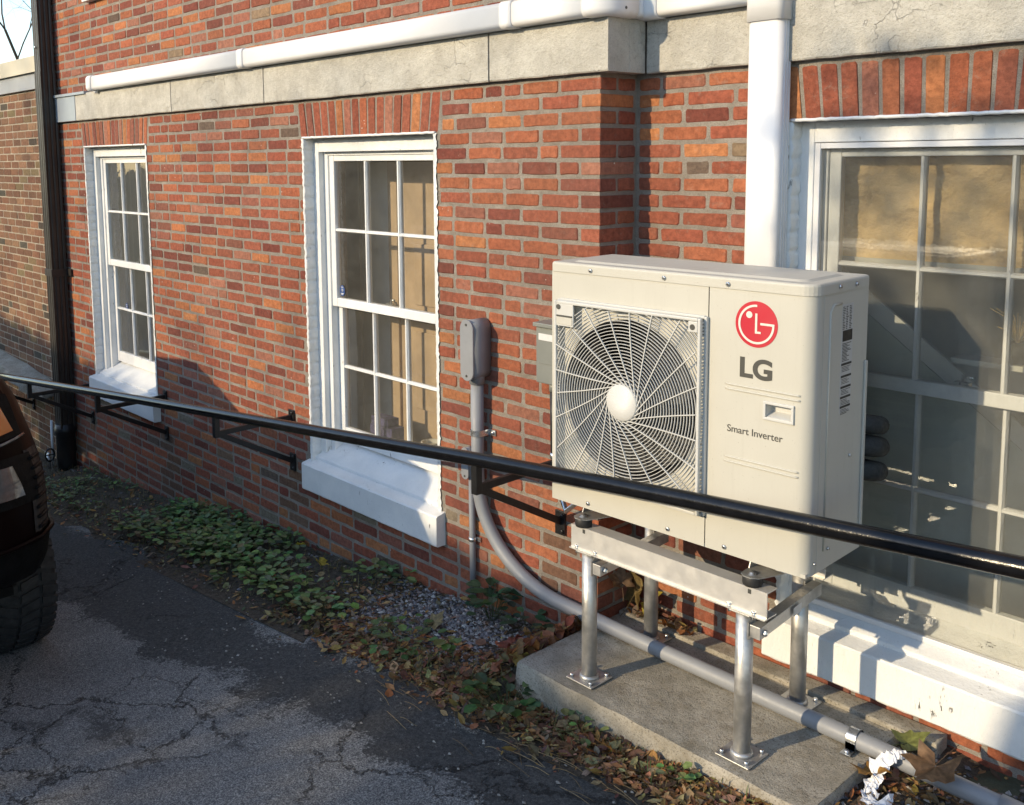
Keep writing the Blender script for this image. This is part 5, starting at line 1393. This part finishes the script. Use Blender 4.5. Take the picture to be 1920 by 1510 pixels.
maple(0.03, 0.12, -2.13, 0.15, 2.6, -0.8, (0.24, 0.15, 0.09), 'brown curled leaf on top of the corner heap', curl=0.5)
maple(1.265, 0.085, -2.275, 0.15, 0.8, -0.25, (0.20, 0.22, 0.07), 'green-brown maple leaf behind the conduit past the pad', curl=0.25)
maple(1.255, -0.14, -2.285, 0.15, 2.4, 0.2, (0.42, 0.22, 0.06), 'orange maple leaf on gravel in front of the conduit', curl=0.3)
maple(1.42, -0.075, -2.205, 0.20, 4.6, 0.25, (0.25, 0.145, 0.08), 'large tan-brown leaf draped over the conduit', curl=0.35)
maple(1.14, -0.55, -2.32, 0.12, 0.3, 0.3, (0.45, 0.24, 0.07), 'orange leaf on the litter by the front right pad corner')
maple(0.52, -0.55, strip_h(0.52, -0.55)+0.03, 0.11, 1.0, 0.5, (0.40, 0.20, 0.06), 'orange leaf on the litter below the pad front')
# dry stems on the driveway edge
tw = MB()
for i in range(130):
    x = rng.uniform(-0.6, 1.3); y = -0.60 - abs(rng.gauss(0, 0.10)); z = gz(x, y) + 0.008; a = rng.gauss(0.15, 0.5); l = rng.uniform(0.08, 0.28); bnd = rng.uniform(-0.5, 0.5)
    tw.col = rng.choice([(0.22, 0.15, 0.075), (0.16, 0.11, 0.06), (0.30, 0.22, 0.12)])
    pts = []; px_, py_ = x, y
    for k in range(6):
        pts.append((px_, py_, z + 0.006*sin(k) + 0.004)); px_ += l/5*cos(a + bnd*k/5); py_ += l/5*sin(a + bnd*k/5)*0.6
    tw.tube(pts, 0.0013, 4)
o = tw.build('dry_stems', MT['twig'], col=True, fix=False); o['kind'] = 'stuff'; tag(o, 'thin dry grass stems scattered at the driveway edge', 'stems')
pb = MB()
for i in range(420):
    x = rng.uniform(-3.2, 1.2); y = -0.62 - abs(rng.gauss(0, 0.45)); s = rng.uniform(0.003, 0.010); z = gz(x, y) + s*0.4 + 0.004
    k = rng.uniform(0.5, 1.6); pb.col = (0.22*k, 0.205*k, 0.18*k)
    pts = [(x + s*rng.uniform(.6, 1.2), y, z), (x - s*rng.uniform(.6, 1.2), y, z), (x, y + s*rng.uniform(.5, 1), z), (x, y - s*rng.uniform(.5, 1), z), (x, y, z + s*0.6), (x, y, z - s*0.5)]
    pb.add(pts, [(0,2,4),(2,1,4),(1,3,4),(3,0,4)])
o = pb.build('loose_grit', MT['pebble'], col=True, fix=False); o['kind'] = 'stuff'; tag(o, 'loose pale grit scattered over the asphalt', 'grit')

# torn white plastic by the conduit
mb = MB()
def ribbon(path, wd, seed, amp):
    n = 34
    def f(u, v):
        t = u*(len(path)-1); k = min(int(t), len(path)-2); q = t-k
        a, c = Vector(path[k]), Vector(path[k+1]); p_ = a.lerp(c, q); d = (c-a).normalized(); sd = Vector((-d.y, d.x, 0.0)).normalized()
        w_ = wd*(0.75 + 0.7*mn.noise(Vector((u*9, v*2, seed))) + 0.25*mn.noise(Vector((u*31, v*4, seed))))*(0.25 + 1.5*sin(pi*min(1, max(0, u*0.94+0.03))))
        p_ = p_ + sd*(v-0.5)*w_*2 + Vector((0, 0, amp*mn.noise(Vector((u*9, v*2.5, seed))) + 0.6*amp*mn.noise(Vector((u*19, v*6, seed)))))
        return (p_.x, p_.y, max(p_.z, strip_h(p_.x, p_.y) + 0.003))
    mb.grid(n, 9, f, smooth=False)
ribbon([(1.33, -0.045, -2.224), (1.30, -0.075, -2.219), (1.275, -0.105, -2.245), (1.262, -0.15, -2.295), (1.27, -0.21, -2.318)], 0.022, 1.0, 0.016)
ribbon([(1.26, -0.19, -2.315), (1.31, -0.235, -2.310), (1.38, -0.255, -2.305), (1.46, -0.262, -2.315), (1.55, -0.27, -2.32)], 0.040, 5.0, 0.026)
ribbon([(1.30, -0.29, -2.315), (1.38, -0.33, -2.312), (1.48, -0.34, -2.318)], 0.045, 9.0, 0.024)
o = mb.build('torn_plastic', MT['bag'], fix=False); tag(o, 'crumpled torn white plastic sheet beside the conduit past the pad', 'plastic sheet')

# ------------------------------------------------------------------ parked pickup
car = empty('pickup_truck', (-4.0, -2.54, gz(-4.0, -2.5)), 'dark maroon pickup truck, front corner, parked along the brick wall', 'truck')
slope = math.atan(0.0975)
CM = Matrix.Translation((-1.56, -2.545, gz(-1.56, -2.5) + 0.0)) @ Matrix.Rotation(-slope, 4, 'Y')
def cb_(mb, name, mat, parent=None, **k): return mb.xf(CM).build(name, MT[mat], parent or car, **k)
PLAN = [(0.0, 0.0), (0.0, 0.30), (-0.012, 0.55), (-0.05, 0.74), (-0.13, 0.88), (-0.26, 0.965), (-0.42, 1.0), (-0.80, 1.035), (-1.30, 1.02), (-2.2, 1.0), (-4.0, 1.0), (-5.55, 0.99), (-5.75, 0.93), (-5.8, 0.6), (-5.8, 0.0)]
PL = [0.0]
for i in range(1, len(PLAN)): PL.append(PL[-1] + sqrt((PLAN[i][0]-PLAN[i-1][0])**2 + (PLAN[i][1]-PLAN[i-1][1])**2))
def plan(s):
    for i in range(len(PLAN)-1):
        if s <= PL[i+1] or i == len(PLAN)-2:
            t = (s-PL[i])/(PL[i+1]-PL[i]); t = max(0, min(1, t)); return (PLAN[i][0]+t*(PLAN[i+1][0]-PLAN[i][0]), PLAN[i][1]+t*(PLAN[i+1][1]-PLAN[i][1]))
def inset(z):                                             # how far the skin lies inside the plan outline at height z
    tab = [(0.50, 0.07), (0.58, 0.025), (0.70, 0.0), (0.95, 0.0), (1.05, 0.02), (1.15, 0.045), (1.30, 0.09), (1.40, 0.14), (1.47, 0.22)]
    if z <= tab[0][0]: return tab[0][1]
    for i in range(len(tab)-1):
        if z <= tab[i+1][0]: t = (z-tab[i][0])/(tab[i+1][0]-tab[i][0]); return tab[i][1] + t*(tab[i+1][1]-tab[i][1])
    return tab[-1][1]
def skin(s, z, off=0.0, side=1):
    x, y = plan(s); e = 0.02; x2, y2 = plan(min(PL[-1], s+e)); x1, y1 = plan(max(0, s-e)); dx, dy = x2-x1, y2-y1; l = max(1e-6, sqrt(dx*dx+dy*dy)); nx_, ny_ = dy/l, -dx/l
    d = off - inset(z)
    return (x + nx_*d, side*(y + ny_*d), z)
ZS = [0.54, 0.58, 0.64, 0.70, 0.80, 0.90, 0.98, 1.06, 1.14, 1.22, 1.30, 1.38, 1.43, 1.47]
SS = [PL[-1]*i/120 for i in range(121)]
def archz(x):
    for ax in (-0.86, -4.45):
        d = abs(x-ax)
        if d < 0.50: return 0.42 + sqrt(max(0, 0.50**2 - d*d))*0.92
    return 0.54
for side in (1, -1):
    mb = MB(); V = []
    for s in SS:
        x, y = plan(s); zl = archz(x)
        for z in ZS:
            V.append(skin(s, max(z, min(zl, 1.0)), 0, side))
    n = len(ZS); mb.add(V, [(i*n+j, (i+1)*n+j, (i+1)*n+j+1, i*n+j+1) for i in range(120) for j in range(n-1)], True)
    cb_(mb, 'body_side', 'car')
mb = MB()                                                 # bonnet
def hood(u, v):
    x = -0.16 - 1.45*u; t = v*2-1
    s = 0
    hw_ = 0.77 if u > 0.12 else 0.62 + 0.15*u/0.12
    return (x, t*hw_, 1.468 + 0.045*(1-t*t) + 0.04*u - (0.02 if u < 0.05 else 0))
mb.grid(16, 17, hood); cb_(mb, 'bonnet', 'car')
mb = MB(); mb.box(-5.6, -3.3, -0.9, 0.9, 0.75, 0.80); mb.box(-5.65, -0.3, -0.80, 0.80, 0.42, 0.46); cb_(mb, 'underbody', 'carplastic')
mb = MB(); rings = []
for (z, xa, xb, hw_) in ((1.38, -1.55, -3.30, 0.86), (1.60, -1.95, -3.28, 0.80), (1.88, -2.40, -3.20, 0.70), (1.93, -2.6, -3.05, 0.60)): rings.append([(xa, -hw_, z), (xa, hw_, z), (xb, hw_, z), (xb, -hw_, z)])
mb.loft(rings, smooth=False); cb_(mb, 'cab', 'car', bevel=0.03)
mb = MB(); mb.add([(-1.63, -0.74, 1.45), (-1.63, 0.74, 1.45), (-2.30, 0.66, 1.83), (-2.30, -0.66, 1.83)], [(0,1,2,3)]); cb_(mb, 'windscreen', 'carglass')
for side in (1, -1):
    mb = MB(); mb.grid(12, 8, lambda u, v: skin(0.40 + 0.50*u, 1.12 + (0.23 - 0.05*u)*v + 0.03*u, 0.008, side)); hb = cb_(mb, 'headlight', 'carplastic')
    mb = MB(); mb.grid(10, 6, lambda u, v: skin(0.42 + 0.20*u, 1.15 + 0.16*v, 0.015, side)); cb_(mb, 'lens', 'lens', hb)
    mb = MB(); mb.grid(8, 6, lambda u, v: skin(0.66 + (0.19 - 0.04*v)*u, 1.155 + 0.155*v + 0.02*u, 0.015, side)); cb_(mb, 'indicator', 'amber', hb)
    mb = MB(); mb.tube([skin(0.38 + 0.54*k/8, 1.105 + 0.045*(k/8)**2, 0.012, side) for k in range(9)], 0.007, 6); cb_(mb, 'lamp_trim', 'lens', hb)
    mb = MB(); mb.grid(10, 6, lambda u, v: skin(0.48 + 0.44*u, 0.86 + 0.21*v, 0.008, side)); fg = cb_(mb, 'fog_bezel', 'carplastic')
    mb = MB(); mb.grid(8, 6, lambda u, v: skin(0.50 + (0.33 - 0.04*v)*u, 0.90 + 0.135*v, 0.016, side)); cb_(mb, 'fog_lamp', 'lens', fg)
    for k in range(8):
        mb = MB(); mb.tube([skin(0.90 + 0.11*q/4, 0.74 + 0.043*k, 0.010, side) for q in range(5)], 0.008, 6); cb_(mb, 'vent_slat', 'carplastic', fg)
    mb = MB(); mb.grid(10, 5, lambda u, v: skin(0.88 + 0.15*u, 0.72 + 0.36*v, 0.004, side)); cb_(mb, 'corner_vent', 'dark')
    mb = MB(); mb.grid(24, 6, lambda u, v: skin(1.25*u, 0.53 + 0.15*v, 0.010, side)); cb_(mb, 'lower_bumper', 'carplastic')
    mb = MB(); mb.tube([skin(1.20*k/16, 0.665 + 0.045*(k/16), 0.014, side) for k in range(17)], 0.011, 8); cb_(mb, 'bumper_lip', 'car')
mb = MB(); mb.grid(10, 8, lambda u, v: skin(0.42*abs(2*u-1), 0.74 + 0.6*v, 0.012, 1 if u > 0.5 else -1)); gl_ = cb_(mb, 'radiator_grille', 'carplastic')
for k in range(4):
    mb = MB(); mb.tube([skin(0.40*abs(q)/4, 0.84 + 0.13*k, 0.022, 1 if q >= 0 else -1) for q in range(-4, 5)], 0.014, 6); cb_(mb, 'grille_bar', 'lens', gl_)
for (wx_, side) in ((-0.86, 1), (-0.86, -1), (-4.45, 1), (-4.45, -1)):
    yo = side*1.055; yi = side*0.775; TR = 0.405
    wh = empty('wheel', CM @ Vector((wx_, (yo+yi)/2, TR)), parent=car)
    mb = MB(); prof = [(0.24, 0.02), (0.34, 0.0), (0.385, 0.02), (TR-0.008, 0.05), (TR-0.008, 0.23), (0.385, 0.26), (0.34, 0.28), (0.24, 0.26)]
    mb.lathe((wx_, min(yo, yi), TR), prof, 48, 'y'); cb_(mb, 'tyre', 'tyre', wh)
    mb = MB()
    for k in range(44):
        a = 2*pi*k/44
        for (ya, yb2, da) in ((0.010, 0.085, 0.03), (0.100, 0.180, -0.03), (0.195, 0.270, 0.03)):
            V = []
            for rr_ in (TR-0.016, TR+0.005):
                for aa, yy in ((a-0.045+da, ya), (a+0.045+da, ya), (a+0.045-da, yb2), (a-0.045-da, yb2)):
                    r3 = rr_ - (0.02 if yy < 0.02 or yy > 0.26 else 0)
                    V.append((wx_ + r3*cos(aa), min(yo, yi)+yy, TR + r3*sin(aa)))
            mb.add(V, [(0,3,2,1),(4,5,6,7),(0,1,5,4),(1,2,6,5),(2,3,7,6),(3,0,4,7)])
    cb_(mb, 'tread_blocks', 'tyre', wh)
    mb = MB(); mb.lathe((wx_, yo - side*0.03, TR), [(0.24, 0), (0.22, -side*0.02), (0.08, -side*0.05), (0.05, -side*0.01), (0.0, -side*0.01)], 24, 'y'); cb_(mb, 'rim', 'lens', wh)

# ------------------------------------------------------------------ trees
def limb_tree(mb, p, d, l, r, depth, rng, spread=0.5, droop=0.0, ends=None, seg=5):
    pts = [Vector(p)]; rad = [r]; d = Vector(d).normalized()
    for i in range(seg):
        d = (d + Vector((rng.gauss(0, 0.10), rng.gauss(0, 0.10), rng.gauss(0, 0.07) - droop))).normalized()
        pts.append(pts[-1] + d*(l/seg)); rad.append(r*(1 - 0.45*(i+1)/seg))
    mb.tube(pts, rad, 7 if depth > 2 else (5 if depth > 1 else 3), caps=False)
    if depth <= 0:
        if ends is not None: ends.append(pts[-1])
        return
    for k in range(rng.randint(2, 4)):
        q = rng.randint(2, seg); ax = Vector((rng.gauss(0, 1), rng.gauss(0, 1), rng.gauss(0, 0.6))).normalized()
        nd = (d + ax*spread*rng.uniform(0.7, 1.4)).normalized()
        if ends is not None and depth <= 2: ends.append(pts[q])
        limb_tree(mb, pts[q], nd, l*rng.uniform(0.55, 0.8), rad[q]*rng.uniform(0.5, 0.7), depth-1, rng, spread, droop, ends, seg)

def tree(name, label, x, y, h, r, leaves, leafsize, pal, seed, spread=0.6, droop=0.0, depth=4, group=None, cl=0.35):
    rg = random.Random(seed); z = gz(x, y) - 0.1
    t = empty(name, (x, y, z), label, 'tree', group)
    mb = MB(); ends = []
    limb_tree(mb, (x, y, z), (rg.gauss(0, 0.05), rg.gauss(0, 0.05), 1), h*0.45, r, depth, rg, spread, droop, ends)
    mb.build('trunk', MT['bark'], t, fix=False)
    if leaves:
        mb = MB()
        for i in range(leaves):
            e = rg.choice(ends); p = e + Vector((rg.gauss(0, cl), rg.gauss(0, cl), rg.gauss(0, cl*0.8)))
            leaf(mb, p.x, p.y, p.z, leafsize*rg.uniform(0.6, 1.4), rg.choice(pal), rg, 1.3, 0.7)
        mb.build('crown', MT['crown'], t, col=True, fix=False)
    return t
GOLD = [(0.42, 0.25, 0.05), (0.36, 0.20, 0.04), (0.30, 0.22, 0.06), (0.22, 0.18, 0.05)]
OLIV = [(0.10, 0.12, 0.035), (0.14, 0.15, 0.05), (0.20, 0.18, 0.05), (0.07, 0.09, 0.03)]
# bare tree against the sky, beyond the annex
tree('bare_tree', 'leafless tree with thin drooping branches against the sky beyond the annex', -20.5, 5.9, 9.5, 0.12, 0, 0, None, 12, 0.75, 0.03, 5)
tree('bare_tree', 'second leafless tree farther left behind the annex roof', -27.0, 5.2, 12, 0.12, 0, 0, None, 4, 0.75, 0.02, 5)
SD = Vector((-cos(SUN_AZ), -sin(SUN_AZ), 0)); SLt = Vector((sin(SUN_AZ), -cos(SUN_AZ), 0))
def sp(L, t): q = SLt*L + SD*t; return q.x, q.y
# unseen greenery added behind the driveway on the sun side: keeps the lot and the wall foot in shade
def shade_top(L):  # top edge shaped to set where the shade falls
    tab = [(-14, 1.8), (-4.3, 2.2), (-1.9, 2.40), (-0.6, 2.46), (0.1, 2.48), (0.35, 2.33), (0.6, 2.27), (4.0, 2.27), (9, 2.4), (14, 2.4)]
    for i in range(len(tab)-1):
        if tab[i][0] <= L <= tab[i+1][0]:
            t = (L-tab[i][0])/(tab[i+1][0]-tab[i][0]); return tab[i][1] + t*(tab[i+1][1]-tab[i][1])
    return 1.0
HT = 13.5
shade_hedge = empty('shade_hedge', (*sp(-1, HT), -3.3), 'unseen row of evergreen foliage added behind the viewer to shade the driveway', 'shade_hedge')
rg = random.Random(31); mb = MB(); core = MB()
for i in range(32000):
    L = rg.uniform(-12, 12); w_ = rg.uniform(-0.55, 0.55); zt = shade_top(L); hh = rg.random()
    z = zt - (1-hh**0.5)*5.0 if rg.random() < 0.8 else zt - abs(rg.gauss(0, 0.05)) - 0.03
    x, y = sp(L, HT + w_); leaf(mb, x, y, z, rg.uniform(0.10, 0.20), rg.choice(OLIV), rg, 1.3, 0.7)
mb.build('shade_foliage', MT['crown'], shade_hedge, col=True, fix=False)
n = 60; V = []
rings = []
for i in range(n+1):
    L = -12 + 24*i/n; zt = shade_top(L) - 1.3; ring = []
    for (w_, z) in ((-0.45, -4.6), (-0.45, zt-0.1), (-0.3, zt), (0.3, zt), (0.45, zt-0.1), (0.45, -4.6)):
        x, y = sp(L, HT + w_); ring.append((x, y, z))
    rings.append(ring)
core.loft(rings, smooth=False); core.build('shade_core', MT['bark'], shade_hedge)
def broad_tree(label, L, t, zc, rx, rz, leaves, size, pal, seed):
    rg = random.Random(seed); x, y = sp(L, t); z = gz(x, y) - 0.1
    tr = empty('tall_tree', (x, y, z), label, 'tree', 'golden trees across the drive')
    mb = MB(); ends = []
    limb_tree(mb, (x, y, z), (0, 0, 1), (zc - rz*0.7 - z), 0.22, 0, rg, 0.6, 0, ends)
    c = ends[0]
    for k in range(9):
        a = 2*pi*k/9; limb_tree(mb, c, (cos(a), sin(a), rg.uniform(0.3, 1.2)), rx*0.8, 0.035, 3, rg, 0.6, 0.0, None)
    mb.build('trunk', MT['bark'], tr, fix=False)
    mb = MB(); n = 0
    while n < leaves:
        p = Vector((rg.uniform(-1, 1), rg.uniform(-1, 1), rg.uniform(-1, 1)))
        if p.length > 1 + 0.15*mn.noise(p*3 + Vector((seed, 0, 0))): continue
        if mn.noise(p*2.6 + Vector((0, seed, 0))) < -0.22 and rg.random() < 0.6: continue
        n += 1; leaf(mb, x + p.x*rx, y + p.y*rx, zc + p.z*rz, size*rg.uniform(0.6, 1.4), rg.choice(pal), rg, 1.4, 0.75)
    mb.build('crown', MT['crown'], tr, col=True, fix=False)
broad_tree('tall golden-leaved tree across the drive, nearest the truck', -2.1, 23, 6.6, 2.15, 2.6, 420, 0.10, GOLD + OLIV[:2], 41)
broad_tree('tall golden-leaved tree across the drive, left of the others', -6.3, 24, 6.4, 2.6, 2.8, 900, 0.11, GOLD, 42)
broad_tree('tall golden-leaved tree across the drive, farthest right', 6.5, 25, 6.4, 2.6, 2.8, 3600, 0.16, GOLD + OLIV[:1], 43)
wc = Vector((1.25, 0.42, -0.46)) - trav*9.8  # unseen tree added up the sun ray to dapple the tan sheet
broad_tree('small unseen tree added to dapple the sun on the large window', wc.dot(SLt), wc.dot(SD), wc.z, 0.62, 0.44, 210, 0.10, GOLD + OLIV[:1], 51)
tree('evergreen_tree', 'dense olive-green tree far across the driveway', *sp(-15, 26), 12.0, 0.3, 9000, 0.30, OLIV, 44, 0.7, cl=0.6)
tree('evergreen_tree', 'dense olive-green tree far right across the driveway', *sp(14, 22), 11.0, 0.3, 9000, 0.30, OLIV, 45, 0.7, cl=0.6)


tree('evergreen_tree', 'unseen dense tree added right of the house to dim side light, nearer the drive', 11.5, -2.6, 8.0, 0.25, 6000, 0.26, OLIV, 46, 0.7, cl=0.6)  # added out of view to dim the light from the right
tree('evergreen_tree', 'unseen dense tree added right of the house to dim side light, close to its corner', 9.0, 2.6, 8.5, 0.25, 9000, 0.26, OLIV, 47, 0.7, cl=0.6)  # second unseen tree added to block sky light on right-facing sides
